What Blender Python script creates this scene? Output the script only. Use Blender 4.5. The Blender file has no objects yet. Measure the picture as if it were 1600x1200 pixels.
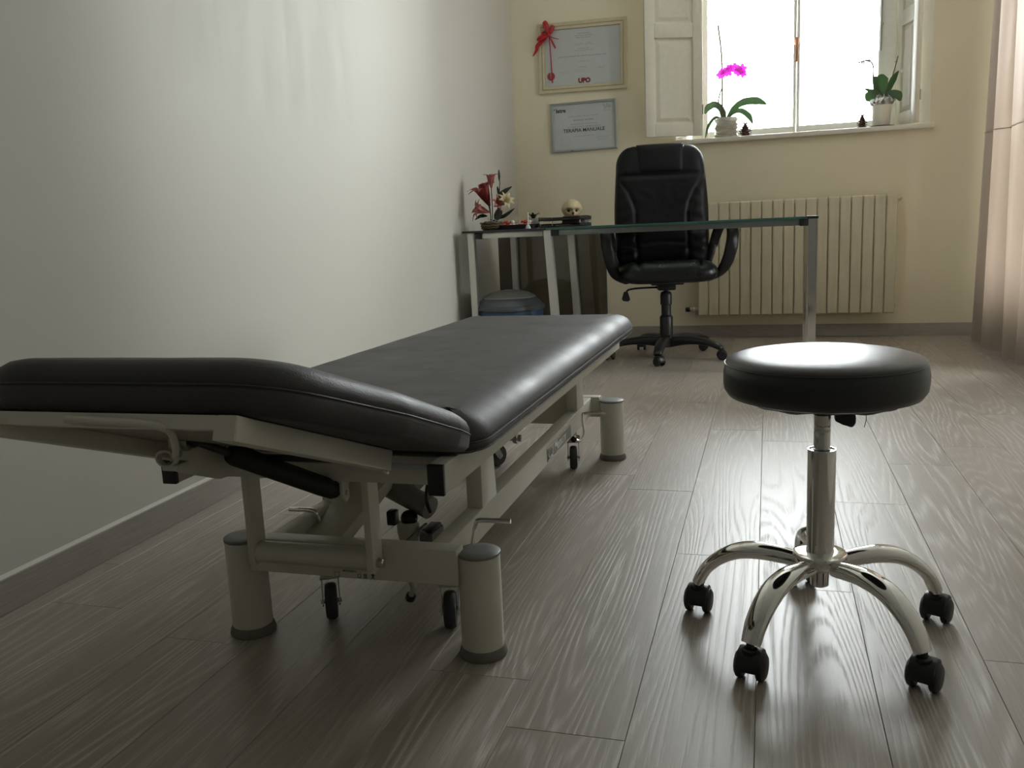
import bpy, bmesh, math, random
from mathutils import Vector, Matrix, noise as mnoise
R0 = random.Random(7)
PI = math.pi
scene = bpy.context.scene
COL = scene.collection

# ------------------------------------------------------------------ camera, daylight, exposure
cam_data = bpy.data.cameras.new('camera')
cam_data.sensor_fit = 'HORIZONTAL'; cam_data.sensor_width = 36.0
cam_data.lens = 1367.0 / 1600.0 * 36.0
cam_data.clip_start = 0.02; cam_data.clip_end = 200
cam = bpy.data.objects.new('camera', cam_data); COL.objects.link(cam)
RM = Matrix(((0.9600924, -0.0069833, 0.2795957), (0.2762017, 0.1809121, -0.9439192), (-0.0439906, 0.9834745, 0.1756211)))
cam.matrix_world = Matrix.Translation((0, 0, 0.78)) @ RM.to_4x4()
scene.camera = cam

SKY = 30.0
EXPOSURE = 0.0
world = bpy.data.worlds.new('overcast_sky'); scene.world = world
world.use_nodes = True
bg = world.node_tree.nodes['Background']
bg.inputs['Color'].default_value = (0.95, 0.98, 1.0, 1); bg.inputs['Strength'].default_value = SKY
def portal(name, loc, rot, sx, sy):
    l = bpy.data.lights.new(name, 'AREA'); l.shape = 'RECTANGLE'; l.size = sx; l.size_y = sy
    l.cycles.is_portal = True
    o = bpy.data.objects.new(name, l); COL.objects.link(o); o.location = loc; o.rotation_euler = rot
portal('window_daylight_portal', (0.16, 6.34, 2.07), (-PI/2, 0, 0), 1.30, 1.62)
portal('side_window_portal', (1.50, 4.95, 1.40), (0, PI/2, 0), 2.30, 1.20)
vs = scene.view_settings
scene.display_settings.display_device = 'sRGB'
vs.view_transform = 'Standard'; vs.look = 'None'; vs.gamma = 1.0; vs.use_curve_mapping = False
vs.exposure = EXPOSURE
cy = scene.cycles
cy.max_bounces = 14; cy.diffuse_bounces = 8; cy.glossy_bounces = 6; cy.transmission_bounces = 8; cy.transparent_max_bounces = 12
cy.use_denoising = True
cy.caustics_reflective = False; cy.caustics_refractive = False
cy.sample_clamp_indirect = 8.0

# ------------------------------------------------------------------ materials
class NT:
    def __init__(s, name):
        s.m = bpy.data.materials.new(name); s.m.use_nodes = True
        s.t = s.m.node_tree; s.b = s.t.nodes['Principled BSDF']; s.out = s.t.nodes['Material Output']
    def n(s, typ, props=None, **inp):
        nd = s.t.nodes.new('ShaderNode' + typ)
        for k, v in (props or {}).items(): setattr(nd, k, v)
        for k, v in inp.items(): s.set(nd, k.replace('_', ' '), v)
        return nd
    def set(s, nd, k, v):
        i = nd.inputs[int(k[1:])] if k[0] == '#' else nd.inputs[k]
        if isinstance(v, bpy.types.NodeSocket): s.t.links.new(v, i)
        else: i.default_value = v
    def p(s, **inp):
        for k, v in inp.items(): s.set(s.b, k.replace('_', ' '), v)
    def math(s, op, a, b=None, clamp=False):
        nd = s.n('Math', {'operation': op, 'use_clamp': clamp}); s.set(nd, '#0', a)
        if b is not None: s.set(nd, '#1', b)
        return nd.outputs[0]
    def ramp(s, f, stops, interp='LINEAR'):
        nd = s.n('ValToRGB'); s.set(nd, 'Fac', f); r = nd.color_ramp; r.interpolation = interp
        while len(r.elements) < len(stops): r.elements.new(0.5)
        for e, (pos, c) in zip(r.elements, stops):
            e.position = pos; e.color = (c, c, c, 1) if not isinstance(c, tuple) else (*c[:3], 1)
        return nd.outputs['Color']
    def coord(s, scale=(1, 1, 1), kind='Object', rand=False):
        tc = s.n('TexCoord'); mp = s.n('Mapping'); s.set(mp, 'Vector', tc.outputs[kind]); mp.inputs['Scale'].default_value = scale
        if rand:
            oi = s.n('ObjectInfo'); cx = s.n('CombineXYZ')
            s.set(cx, 'X', s.math('MULTIPLY', oi.outputs['Random'], 37.0)); s.set(cx, 'Y', s.math('MULTIPLY', oi.outputs['Random'], 91.0)); s.set(cx, 'Z', s.math('MULTIPLY', oi.outputs['Random'], 13.0))
            s.set(mp, 'Location', cx.outputs[0])
        return mp.outputs[0]
    def noise(s, vec, scale, detail=3.0, rough=0.5, dist=0.0):
        nd = s.n('TexNoise'); s.set(nd, 'Vector', vec); s.set(nd, 'Scale', scale); s.set(nd, 'Detail', detail); s.set(nd, 'Roughness', rough); s.set(nd, 'Distortion', dist)
        return nd.outputs['Fac']
    def mix(s, f, a, b, blend='MIX'):
        nd = s.n('Mix', {'data_type': 'RGBA', 'blend_type': blend}); s.set(nd, '#0', f); s.set(nd, '#6', a); s.set(nd, '#7', b)
        return nd.outputs[2]
    def bump(s, h, strength=0.2, dist=0.01):
        nd = s.n('Bump', Strength=strength, Distance=dist); s.set(nd, 'Height', h); s.set(s.b, 'Normal', nd.outputs[0])

def c4(c): return (*c, 1.0)
def simple(name, col, rough=0.5, metal=0.0, var=0.08, nscale=30.0, bump=0.0, bscale=200.0, spec=0.5, coat=0.0, rvar=0.06):
    t = NT(name); v = t.coord()
    f = t.noise(v, nscale, 4)
    a = tuple(min(1, x * (1 - var)) for x in col); b = tuple(min(1, x * (1 + var)) for x in col)
    t.p(Base_Color=t.mix(f, c4(a), c4(b)), Metallic=metal, Coat_Weight=coat)
    t.set(t.b, 'Specular IOR Level', spec)
    mr = t.n('MapRange'); t.set(mr, 'Value', f); t.set(mr, 'To Min', max(0, rough - rvar)); t.set(mr, 'To Max', min(1, rough + rvar))
    t.p(Roughness=mr.outputs[0])
    if bump: t.bump(t.noise(v, bscale, 3), bump, 0.002)
    return t.m

def leather(name, col, rough, cells=260.0, strength=0.25, spec=0.5, mottled=0.1):
    t = NT(name); v = t.coord()
    vo = t.n('TexVoronoi'); t.set(vo, 'Vector', v); t.set(vo, 'Scale', cells)
    big = t.noise(v, 7.0, 5, 0.6)
    a = tuple(x * 0.85 for x in col); b = tuple(x * 1.2 for x in col)
    mr = t.n('MapRange'); t.set(mr, 'Value', big); t.set(mr, 'From Min', 0.3); t.set(mr, 'From Max', 0.7); t.set(mr, 'To Min', rough - mottled); t.set(mr, 'To Max', rough + mottled)
    t.p(Base_Color=t.mix(big, c4(a), c4(b)), Roughness=mr.outputs[0])
    t.set(t.b, 'Specular IOR Level', spec)
    h = t.math('ADD', vo.outputs['Distance'], t.math('MULTIPLY', t.noise(v, 45.0, 4), 1.2))
    t.bump(h, strength, 0.0012)
    return t.m

def wood_mat(name, dark, light, pore, rough=0.42, along='Y', rand=True, figure=1.0):
    t = NT(name)
    sc = {'Y': (1, 1, 1), 'X': (1, 1, 1)}[along]
    st = (6.0, 0.50, 6.0) if along == 'Y' else (0.50, 6.0, 6.0)
    fi = (260.0, 7.0, 260.0) if along == 'Y' else (7.0, 260.0, 260.0)
    v1 = t.coord(st, rand=rand); v2 = t.coord(fi, rand=rand); v3 = t.coord((1.5, 0.5, 1.5) if along == 'Y' else (0.5, 1.5, 1.5), rand=rand)
    n1 = t.noise(v1, 1.0, 1.5, 0.4, 0.12)
    rings = t.math('MULTIPLY', n1, 30.0)
    wav = t.math('ADD', t.math('MULTIPLY', t.math('SINE', t.math('MULTIPLY', rings, 2 * PI)), 0.5), 0.5)
    wav = t.math('POWER', wav, 2.2)
    fib = t.noise(v2, 1.0, 3, 0.6)
    brk = t.math('MULTIPLY', t.ramp(fib, [(0.36, 0.0), (0.62, 1.0)]), t.ramp(t.noise(t.coord((2.4, 0.9, 2.4), rand=rand), 1.0, 2), [(0.36, 0.25), (0.62, 1.0)]))
    line = t.math('MULTIPLY', t.math('MULTIPLY', wav, brk), figure)
    tone = t.noise(v3, 1.6, 3)
    base = t.mix(t.ramp(tone, [(0.3, 0.0), (0.7, 1.0)]), c4(dark), c4(light))
    if rand:
        oi = t.n('ObjectInfo'); mr = t.n('MapRange'); t.set(mr, 'Value', oi.outputs['Random']); t.set(mr, 'To Min', 0.96); t.set(mr, 'To Max', 1.04)
        hs = t.n('HueSaturation'); t.set(hs, 'Value', mr.outputs[0]); t.set(hs, 'Color', base); base = hs.outputs[0]
    fibc = t.mix(t.math('MULTIPLY', t.ramp(fib, [(0.3, 1.0), (0.55, 0.0)]), 0.3), base, c4(tuple(x * 0.6 for x in dark)))
    colr = t.mix(t.math('MULTIPLY', line, 0.75), fibc, c4(pore))
    t.p(Base_Color=colr, Roughness=t.ramp(line, [(0.0, rough), (1.0, rough + 0.14)]))
    t.set(t.b, 'Specular IOR Level', 0.45)
    t.bump(t.math('SUBTRACT', t.math('MULTIPLY', fib, 0.4), line), 0.22, 0.0012)
    return t.m

def glass_mat(name, tint, rough=0.0, ior=1.5, alpha=0.0):
    t = NT(name)
    fr = t.n('Fresnel', IOR=ior); tr = t.n('BsdfTransparent', Color=c4(tint)); gl = t.n('BsdfGlossy', Roughness=rough)
    v = t.coord(); t.set(gl, 'Color', t.mix(t.noise(v, 3.0), (0.95, 0.97, 0.96, 1), (1, 1, 1, 1)))
    mx = t.n('MixShader'); t.set(mx, '#0', fr.outputs[0]); t.set(mx, '#1', tr.outputs[0]); t.set(mx, '#2', gl.outputs[0])
    t.t.links.new(mx.outputs[0], t.out.inputs['Surface'])
    return t.m

def leafy(name, col, col2, rough=0.35, transl=0.25):
    t = NT(name); v = t.coord()
    c = t.mix(t.noise(v, 25.0, 4), c4(col), c4(col2))
    t.p(Base_Color=c, Roughness=rough)
    tl = t.n('BsdfTranslucent'); t.set(tl, 'Color', c)
    mx = t.n('MixShader'); t.set(mx, '#0', transl); t.t.links.new(t.b.outputs[0], mx.inputs[1]); t.t.links.new(tl.outputs[0], mx.inputs[2])
    t.t.links.new(mx.outputs[0], t.out.inputs['Surface'])
    return t.m

def wall_mat(name, col, rough, patch=False, spec=0.5):
    t = NT(name); v = t.coord()
    n1 = t.noise(v, 1.2, 4); n2 = t.noise(v, 160.0, 3)
    a = tuple(x * 0.97 for x in col); b = tuple(min(1, x * 1.02) for x in col)
    base = t.mix(n1, c4(a), c4(b))
    rg = t.ramp(t.noise(t.coord((1, 1, 1)), 2.2, 4), [(0.3, rough - 0.02), (0.7, rough + 0.02)])
    if patch:
        # a patch of wall that was brushed over: long vertical brush strokes with another sheen
        sx = t.n('SeparateXYZ'); t.set(sx, 'Vector', t.coord())
        Y, Z = sx.outputs['Y'], sx.outputs['Z']
        stv = t.coord((1, 5.5, 0.9)); st = t.noise(stv, 1.7, 5, 0.62, 0.4)
        fine = t.noise(t.coord((1, 60.0, 2.5)), 1.0, 3)
        wob = t.math('MULTIPLY', t.math('SUBTRACT', t.noise(t.coord((1, 3.0, 1.2)), 1.0, 4, 0.6), 0.5), 0.7)
        dy = t.math('DIVIDE', t.math('ABSOLUTE', t.math('SUBTRACT', t.math('ADD', Y, wob), 2.82)), 0.80)
        dz = t.math('DIVIDE', t.math('ABSOLUTE', t.math('SUBTRACT', t.math('ADD', Z, t.math('MULTIPLY', wob, 0.8)), 1.50)), 0.34)
        d = t.math('MAXIMUM', dy, dz)
        mask = t.ramp(d, [(0.55, 1.0), (1.0, 0.0)])
        strokes = t.math('MULTIPLY', mask, t.ramp(t.math('ADD', t.math('MULTIPLY', st, 0.8), t.math('MULTIPLY', fine, 0.2)), [(0.42, 0.0), (0.60, 1.0)]))
        rg = t.math('ADD', rg, t.math('MULTIPLY', strokes, 0.09))
        base = t.mix(t.math('MULTIPLY', strokes, 0.12), base, c4(tuple(x * 0.72 for x in col)))
    t.p(Base_Color=base, Roughness=rg); t.set(t.b, 'Specular IOR Level', spec)
    t.bump(t.math('ADD', n2, t.math('MULTIPLY', t.noise(v, 14.0, 3), 1.0)), 0.06, 0.002)
    return t.m

M = {}
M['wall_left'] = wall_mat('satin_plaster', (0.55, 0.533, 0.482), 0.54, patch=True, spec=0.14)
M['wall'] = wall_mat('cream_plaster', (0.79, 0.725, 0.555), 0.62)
M['reveal'] = wall_mat('reveal_plaster', (0.72, 0.69, 0.60), 0.6)
M['ceiling'] = wall_mat('ceiling_paint', (0.86, 0.85, 0.81), 0.8)
M['wall_dim'] = wall_mat('grey_plaster', (0.28, 0.27, 0.25), 0.8)
M['wall_white'] = wall_mat('white_plaster', (0.86, 0.84, 0.78), 0.7)
M['plank'] = wood_mat('limed_oak_plank', (0.300, 0.260, 0.222), (0.360, 0.315, 0.272), (0.60, 0.575, 0.535), 0.38)
M['subfloor'] = simple('dark_joint', (0.13, 0.115, 0.10), 0.8)
M['base_y'] = wood_mat('grey_wood_skirting_side', (0.30, 0.27, 0.24), (0.36, 0.33, 0.295), (0.46, 0.44, 0.41), 0.45, 'Y', False, 0.5)
M['base_x'] = wood_mat('grey_wood_skirting_back', (0.34, 0.315, 0.28), (0.40, 0.375, 0.335), (0.48, 0.46, 0.43), 0.45, 'X', False, 0.5)
M['bead'] = simple('white_sealant', (0.56, 0.55, 0.50), 0.5)
M['white_wood'] = simple('cream_gloss_wood', (0.70, 0.67, 0.57), 0.38, bump=0.04)
M['white_frame'] = simple('white_window_paint', (0.88, 0.88, 0.82), 0.35)
M['marble'] = simple('sill_stone', (0.72, 0.69, 0.61), 0.3, var=0.12, nscale=9)
M['copper'] = simple('copper_handle', (0.52, 0.26, 0.14), 0.3, 1.0)
M['pane'] = glass_mat('window_glass', (0.97, 0.985, 0.98))
M['desk_glass'] = glass_mat('greenish_glass', (0.80, 0.89, 0.86), 0.02)
M['glass_edge'] = simple('green_glass_edge', (0.05, 0.13, 0.115), 0.12)
M['tint_glass'] = glass_mat('smoked_tint_glass', (0.36, 0.35, 0.33), 0.03)
M['smoke_glass'] = simple('black_glass', (0.012, 0.013, 0.014), 0.08)
M['vinyl'] = leather('grey_brown_vinyl', (0.042, 0.039, 0.040), 0.54, 420.0, 0.2, 0.40, 0.08)
M['vinyl_dark'] = leather('black_vinyl_seat', (0.012, 0.012, 0.012), 0.36, 500.0, 0.10, 0.60, 0.03)
M['leather'] = leather('black_leather', (0.006, 0.006, 0.007), 0.44, 240.0, 0.2, 0.20)
M['cream_metal'] = simple('cream_lacquered_steel', (0.58, 0.565, 0.49), 0.38, 0.0, 0.04, 12)
M['cream_plastic'] = simple('cream_plastic_column', (0.56, 0.545, 0.47), 0.45, 0.0, 0.05, 10)
M['grey_cap'] = simple('grey_plastic_cap', (0.20, 0.205, 0.195), 0.5)
M['grey_rubber'] = simple('grey_rubber', (0.15, 0.145, 0.13), 0.7)
M['black'] = simple('black_plastic', (0.011, 0.011, 0.012), 0.42, bump=0.05)
M['black_soft'] = simple('black_sleeve', (0.008, 0.008, 0.009), 0.6)
M['tyre'] = simple('dark_rubber_tyre', (0.035, 0.034, 0.033), 0.6)
M['chrome'] = simple('chrome', (0.80, 0.79, 0.76), 0.07, 1.0, 0.03, rvar=0.03)
M['steel'] = simple('brushed_steel', (0.62, 0.61, 0.58), 0.25, 1.0, 0.06)
M['zinc'] = simple('zinc_steel', (0.45, 0.44, 0.41), 0.35, 1.0, 0.08)
M['alu'] = simple('satin_aluminium', (0.66, 0.66, 0.63), 0.32, 0.6, 0.04)
M['desk_metal'] = simple('dark_green_grey_rail', (0.16, 0.18, 0.17), 0.3, 0.6)
M['motor_grey'] = simple('warm_grey_housing', (0.26, 0.25, 0.22), 0.45)
M['leather_seat'] = leather('black_leather_seat', (0.007, 0.007, 0.008), 0.34, 240.0, 0.25, 0.5)
M['radiator'] = simple('cream_radiator_enamel', (0.64, 0.59, 0.44), 0.36, 0.0, 0.04, 14)
M['frame_wood'] = simple('cream_picture_frame', (0.58, 0.52, 0.36), 0.4, 0.0, 0.12, 40)
M['frame_groove'] = simple('gold_brown_groove', (0.40, 0.34, 0.21), 0.45)
M['silver_frame'] = simple('silver_grey_frame', (0.42, 0.45, 0.45), 0.3, 0.4)
M['paper'] = simple('certificate_paper', (0.50, 0.525, 0.53), 0.35, 0.0, 0.03)
M['ink'] = simple('grey_ink', (0.30, 0.31, 0.33), 0.6)
M['ink_black'] = simple('black_ink', (0.03, 0.03, 0.035), 0.6)
M['ink_red'] = simple('dark_red_ink', (0.20, 0.018, 0.016), 0.5)
M['seal_red'] = simple('red_seal', (0.34, 0.045, 0.035), 0.4)
M['seal_grey'] = simple('embossed_seal', (0.45, 0.47, 0.48), 0.4)
M['ribbon'] = simple('red_satin_ribbon', (0.42, 0.012, 0.020), 0.32, 0.0, 0.25, 60)
M['leaf'] = leafy('orchid_leaf', (0.08, 0.16, 0.07), (0.15, 0.23, 0.12), 0.3, 0.45)
M['leaf_dark'] = leafy('dark_leaf', (0.012, 0.022, 0.012), (0.03, 0.045, 0.02), 0.4, 0.1)
M['magenta'] = leafy('magenta_petal', (0.80, 0.10, 0.72), (0.90, 0.26, 0.84), 0.5, 0.55)
M['pale_petal'] = leafy('pale_petal', (0.75, 0.72, 0.70), (0.85, 0.82, 0.80), 0.5, 0.4)
M['stem'] = simple('green_brown_stem', (0.10, 0.11, 0.05), 0.5)
M['stick'] = simple('support_stick', (0.16, 0.11, 0.06), 0.6)
M['vase'] = leafy('ribbed_glass', (0.50, 0.48, 0.43), (0.85, 0.83, 0.78), 0.08, 0.55)
M['clear_film'] = leafy('milky_film_pot', (0.70, 0.68, 0.62), (0.80, 0.78, 0.72), 0.3, 0.7)
M['white_pot'] = simple('white_ceramic', (0.78, 0.75, 0.66), 0.3, 0.0, 0.03)
M['foil'] = simple('crumpled_silver_film', (0.62, 0.63, 0.63), 0.25, 0.7, 0.2, 70)
M['cone'] = simple('pine_cone_scale', (0.10, 0.05, 0.035), 0.6, 0.0, 0.3, 90)
M['lily'] = leafy('red_lily_petal', (0.20, 0.018, 0.016), (0.32, 0.06, 0.05), 0.4, 0.2)
M['lily_pink'] = leafy('pink_lily_petal', (0.42, 0.13, 0.11), (0.50, 0.20, 0.16), 0.4, 0.2)
M['yellow_petal'] = leafy('cream_yellow_petal', (0.52, 0.44, 0.24), (0.60, 0.52, 0.32), 0.5, 0.2)
M['wicker'] = simple('woven_basket', (0.15, 0.11, 0.06), 0.7, 0.0, 0.35, 120, 0.4, 140)
M['red_candy'] = simple('red_sweet', (0.45, 0.04, 0.025), 0.3)
M['white_candy'] = simple('white_sweet', (0.62, 0.55, 0.48), 0.3)
M['tray'] = simple('dark_lacquer_tray', (0.035, 0.035, 0.037), 0.25)
M['bone'] = simple('ivory_bone', (0.52, 0.43, 0.27), 0.5, 0.0, 0.12, 35)
M['brown_dark'] = simple('dark_brown_card', (0.05, 0.018, 0.012), 0.5)
M['bin'] = simple('grey_blue_plastic', (0.085, 0.098, 0.105), 0.35)
M['bin_blue'] = simple('blue_plastic_bag', (0.03, 0.075, 0.14), 0.4)
M['curtain'] = None
t = NT('rose_beige_curtain'); v = t.coord()
wv = t.math('ADD', t.noise(t.coord((400, 400, 40)), 1.0, 2), t.noise(t.coord((40, 40, 500)), 1.0, 2))
cc = t.mix(t.noise(v, 6.0, 3), (0.49, 0.43, 0.375, 1), (0.54, 0.475, 0.42, 1))
t.p(Base_Color=cc, Roughness=0.55); t.b.inputs['Sheen Weight'].default_value = 0.3
tl = t.n('BsdfTranslucent'); t.set(tl, 'Color', cc); mx = t.n('MixShader'); t.set(mx, '#0', 0.40)
t.t.links.new(t.b.outputs[0], mx.inputs[1]); t.t.links.new(tl.outputs[0], mx.inputs[2]); t.t.links.new(mx.outputs[0], t.out.inputs['Surface'])
t.bump(wv, 0.08, 0.001); M['curtain'] = t.m

# ------------------------------------------------------------------ helpers
WORLD = {}
def thing(name, label, cat, loc=(0, 0, 0), rot=(0, 0, 0), group=None):
    o = bpy.data.objects.new(name, None); o.empty_display_size = 0.05; COL.objects.link(o)
    o.location = loc; o.rotation_euler = rot
    o['label'] = label; o['category'] = cat
    if group: o['group'] = group
    WORLD[o] = Matrix.Translation(Vector(loc)) @ __import__('mathutils').Euler(rot).to_matrix().to_4x4()
    return o
def tag(o, label=None, cat=None, group=None, kind=None):
    if label: o['label'] = label
    if cat: o['category'] = cat
    if group: o['group'] = group
    if kind: o['kind'] = kind
    return o
def obj(name, bm, mat, parent=None, local=False, smooth=40, label=None):
    """link one mesh object; bm is in world space unless local=True (then in the thing's own space)"""
    me = bpy.data.meshes.new(name)
    if parent is not None and not local:
        W = WORLD[parent]; bm.transform(W.inverted())
    bmesh.ops.recalc_face_normals(bm, faces=bm.faces)
    if smooth:
        for f in bm.faces: f.smooth = True
        a = math.radians(smooth)
        for e in bm.edges:
            if len(e.link_faces) == 2:
                try: e.smooth = e.calc_face_angle() < a
                except ValueError: pass
    bm.to_mesh(me); bm.free()
    mats = mat if isinstance(mat, (list, tuple)) else [mat]
    for m_ in mats: me.materials.append(M[m_] if isinstance(m_, str) else m_)
    o = bpy.data.objects.new(name, me); COL.objects.link(o)
    if parent is not None: o.parent = parent; WORLD[o] = WORLD[parent]
    else: WORLD[o] = Matrix.Identity(4)
    if label: o['label'] = label
    return o
def origin_to(o, p):
    """move a top-level mesh object's origin to p without moving the mesh"""
    o.data.transform(Matrix.Translation(-Vector(p))); o.location = p; WORLD[o] = Matrix.Translation(Vector(p)); return o
def NB(): return bmesh.new()
def box(bm, x0, x1, y0, y1, z0, z1, bev=0.0, seg=2, mi=0):
    g = bmesh.ops.create_cube(bm, size=1.0); vs_ = g['verts']
    for v in vs_: v.co = Vector(((x0 + x1) / 2 + v.co.x * (x1 - x0), (y0 + y1) / 2 + v.co.y * (y1 - y0), (z0 + z1) / 2 + v.co.z * (z1 - z0)))
    fs = {f for v in vs_ for f in v.link_faces}
    for f in fs: f.material_index = mi
    if bev:
        es = list({e for v in vs_ for e in v.link_edges})
        r = bmesh.ops.bevel(bm, geom=es, offset=bev, segments=seg, affect='EDGES', profile=0.5, clamp_overlap=True)
        for f in r['faces']: f.material_index = mi
        vs_ = list({v for f in r['faces'] for v in f.verts} | {v for v in vs_ if v.is_valid})
    return vs_
def obox(bm, c, ax, ay, az, sx, sy, sz, bev=0.0):
    """box with its own axes"""
    vs_ = box(bm, -sx/2, sx/2, -sy/2, sy/2, -sz/2, sz/2, bev)
    ax, ay, az = Vector(ax).normalized(), Vector(ay).normalized(), Vector(az).normalized()
    for v in vs_: v.co = Vector(c) + ax * v.co.x + ay * v.co.y + az * v.co.z
    return vs_
def beam(bm, a, b, w, h, up=(0, 0, 1), bev=0.0):
    a, b = Vector(a), Vector(b); d = (b - a).normalized(); s = d.cross(Vector(up)).normalized(); u = s.cross(d)
    return obox(bm, (a + b) / 2, s, d, u, w, (b - a).length, h, bev)
def lathe(bm, prof, seg=24, c=(0, 0, 0), axis=(0, 0, 1), cap=True, mi=0):
    """profile of (r, z) pairs turned about an axis through c"""
    az = Vector(axis).normalized(); q = Vector((0, 0, 1)).rotation_difference(az).to_matrix()
    rings = []
    for r, z in prof:
        rings.append([bm.verts.new(Vector(c) + q @ Vector((r * math.cos(2*PI*k/seg), r * math.sin(2*PI*k/seg), z))) for k in range(seg)])
    for i in range(len(rings) - 1):
        for k in range(seg):
            f = bm.faces.new((rings[i][k], rings[i][(k+1) % seg], rings[i+1][(k+1) % seg], rings[i+1][k])); f.material_index = mi
    if cap:
        f = bm.faces.new(rings[0][::-1]); f.material_index = mi
        f = bm.faces.new(rings[-1]); f.material_index = mi
    return rings
def cyl(bm, a, b, r, seg=16, r2=None, mi=0):
    a, b = Vector(a), Vector(b)
    return lathe(bm, [(r, 0), (r if r2 is None else r2, (b - a).length)], seg, a, b - a, mi=mi)
def smooth_path(pts, n=6, closed=False):
    P = [Vector(p) for p in pts]; out = []; m = len(P)
    for i in range(m if closed else m - 1):
        p0 = P[(i-1) % m] if closed or i > 0 else P[i]; p1 = P[i]; p2 = P[(i+1) % m]; p3 = P[(i+2) % m] if closed or i + 2 < m else p2
        for k in range(n):
            u = k / n
            out.append(0.5 * ((2*p1) + (p2-p0)*u + (2*p0-5*p1+4*p2-p3)*u*u + (3*p1-p0-3*p2+p3)*u**3))
    if not closed: out.append(P[-1])
    return out
def sweep(bm, pts, ra, rb=None, seg=10, up=(0, 0, 1), closed=False, cap=True, power=1.0, mi=0):
    """tube along pts; ra = half width sideways, rb = half height along `up`; each a number or list"""
    P = [Vector(p) for p in pts]; n = len(P); rings = []
    A = ra if isinstance(ra, (list, tuple)) else [ra] * n
    B = A if rb is None else (rb if isinstance(rb, (list, tuple)) else [rb] * n)
    upv = Vector(up); prev = None
    for i, p in enumerate(P):
        d = (P[(i+1) % n] - P[i-1]) if closed else (P[min(i+1, n-1)] - P[max(i-1, 0)])
        d = d.normalized()
        s = d.cross(upv)
        if s.length < 0.15: s = prev if prev is not None else d.orthogonal()
        s = (s - d * s.dot(d)).normalized()
        if prev is not None and s.dot(prev) < 0: s = -s
        prev = s; u = s.cross(d)
        ring = []
        for k in range(seg):
            a = 2*PI*k/seg; cc_, ss_ = math.cos(a), math.sin(a)
            if power != 1.0: cc_ = math.copysign(abs(cc_)**power, cc_); ss_ = math.copysign(abs(ss_)**power, ss_)
            ring.append(bm.verts.new(p + s * cc_ * A[i] + u * ss_ * B[i]))
        rings.append(ring)
    for i in range(n if closed else n - 1):
        a, b = rings[i], rings[(i+1) % n]
        for k in range(seg):
            f = bm.faces.new((a[k], a[(k+1) % seg], b[(k+1) % seg], b[k])); f.material_index = mi
    if cap and not closed:
        bm.faces.new(rings[0][::-1]).material_index = mi; bm.faces.new(rings[-1]).material_index = mi
    return rings
def lerpl(vals, n):
    out = []
    for i in range(n):
        u = i / (n - 1) * (len(vals) - 1); k = min(int(u), len(vals) - 2); out.append(vals[k] + (vals[k+1] - vals[k]) * (u - k))
    return out
def prism(bm, poly, fn, d0, d1, bev=0.0):
    """extrude a 2D polygon; fn(u, v, w) -> 3D"""
    a = [bm.verts.new(fn(u, v, d0)) for u, v in poly]; b = [bm.verts.new(fn(u, v, d1)) for u, v in poly]; n = len(poly)
    fs = [bm.faces.new(a[::-1]), bm.faces.new(b)] + [bm.faces.new((a[k], a[(k+1) % n], b[(k+1) % n], b[k])) for k in range(n)]
    if bev:
        es = list({e for f in fs for e in f.edges}); bmesh.ops.bevel(bm, geom=es, offset=bev, segments=2, affect='EDGES', profile=0.5)
def ball(bm, c, rx, ry=None, rz=None, seg=14, rings=9):
    g = bmesh.ops.create_uvsphere(bm, u_segments=seg, v_segments=rings, radius=1.0)
    for v in g['verts']: v.co = Vector(c) + Vector((v.co.x * rx, v.co.y * (ry or rx), v.co.z * (rz or rx)))
    return g['verts']
def round_poly(pts, radii, n=7):
    """polygon with rounded corners (2D)"""
    out = []; m = len(pts)
    for i in range(m):
        p = Vector((*pts[i], 0)); a = Vector((*pts[i-1], 0)); b = Vector((*pts[(i+1) % m], 0)); r = radii[i] if isinstance(radii, (list, tuple)) else radii
        da = (a - p).normalized(); db = (b - p).normalized(); ang = da.angle(db); d = r / math.tan(ang / 2)
        s, e = p + da * d, p + db * d
        for k in range(n + 1):
            u = k / n; q = (1-u)**2 * s + 2*u*(1-u) * p + u*u * e; out.append((q.x, q.y))
    return out
def resample(poly, step):
    out = []
    for i in range(len(poly)):
        a = Vector((*poly[i], 0)); b = Vector((*poly[(i+1) % len(poly)], 0)); L = (b - a).length; k = max(1, int(round(L / step)))
        for j in range(k): q = a.lerp(b, j / k); out.append((q.x, q.y))
    return out
def cushion(bm, poly, prof, fn, top_dome=0.004, cap_steps=(0.93, 0.8, 0.6, 0.35), bottom=True):
    """poly: CCW outline; prof: (inset, z) from bottom to top; fn maps (x, y, z)"""
    n = len(poly); P = [Vector((*p, 0)) for p in poly]
    nor = []
    for i in range(n):
        d = (P[(i+1) % n] - P[i-1]).normalized(); nor.append(Vector((d.y, -d.x, 0)))
    cen = sum(P, Vector()) / n
    rings = []
    for ins, z in prof:
        rings.append([bm.verts.new(fn(*(p - nn * ins).xy, z)) for p, nn in zip(P, nor)])
    li, lz = prof[-1]
    for s in cap_steps:
        rings.append([bm.verts.new(fn(*(cen + ((p - nn * li) - cen) * s).xy, lz + top_dome * (1 - s*s))) for p, nn in zip(P, nor)])
    for i in range(len(rings) - 1):
        for k in range(n): bm.faces.new((rings[i][k], rings[i][(k+1) % n], rings[i+1][(k+1) % n], rings[i+1][k]))
    c = bm.verts.new(fn(cen.x, cen.y, lz + top_dome))
    for k in range(n): bm.faces.new((rings[-1][k], rings[-1][(k+1) % n], c))
    if bottom: bm.faces.new(rings[0][::-1])
    return rings
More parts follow.
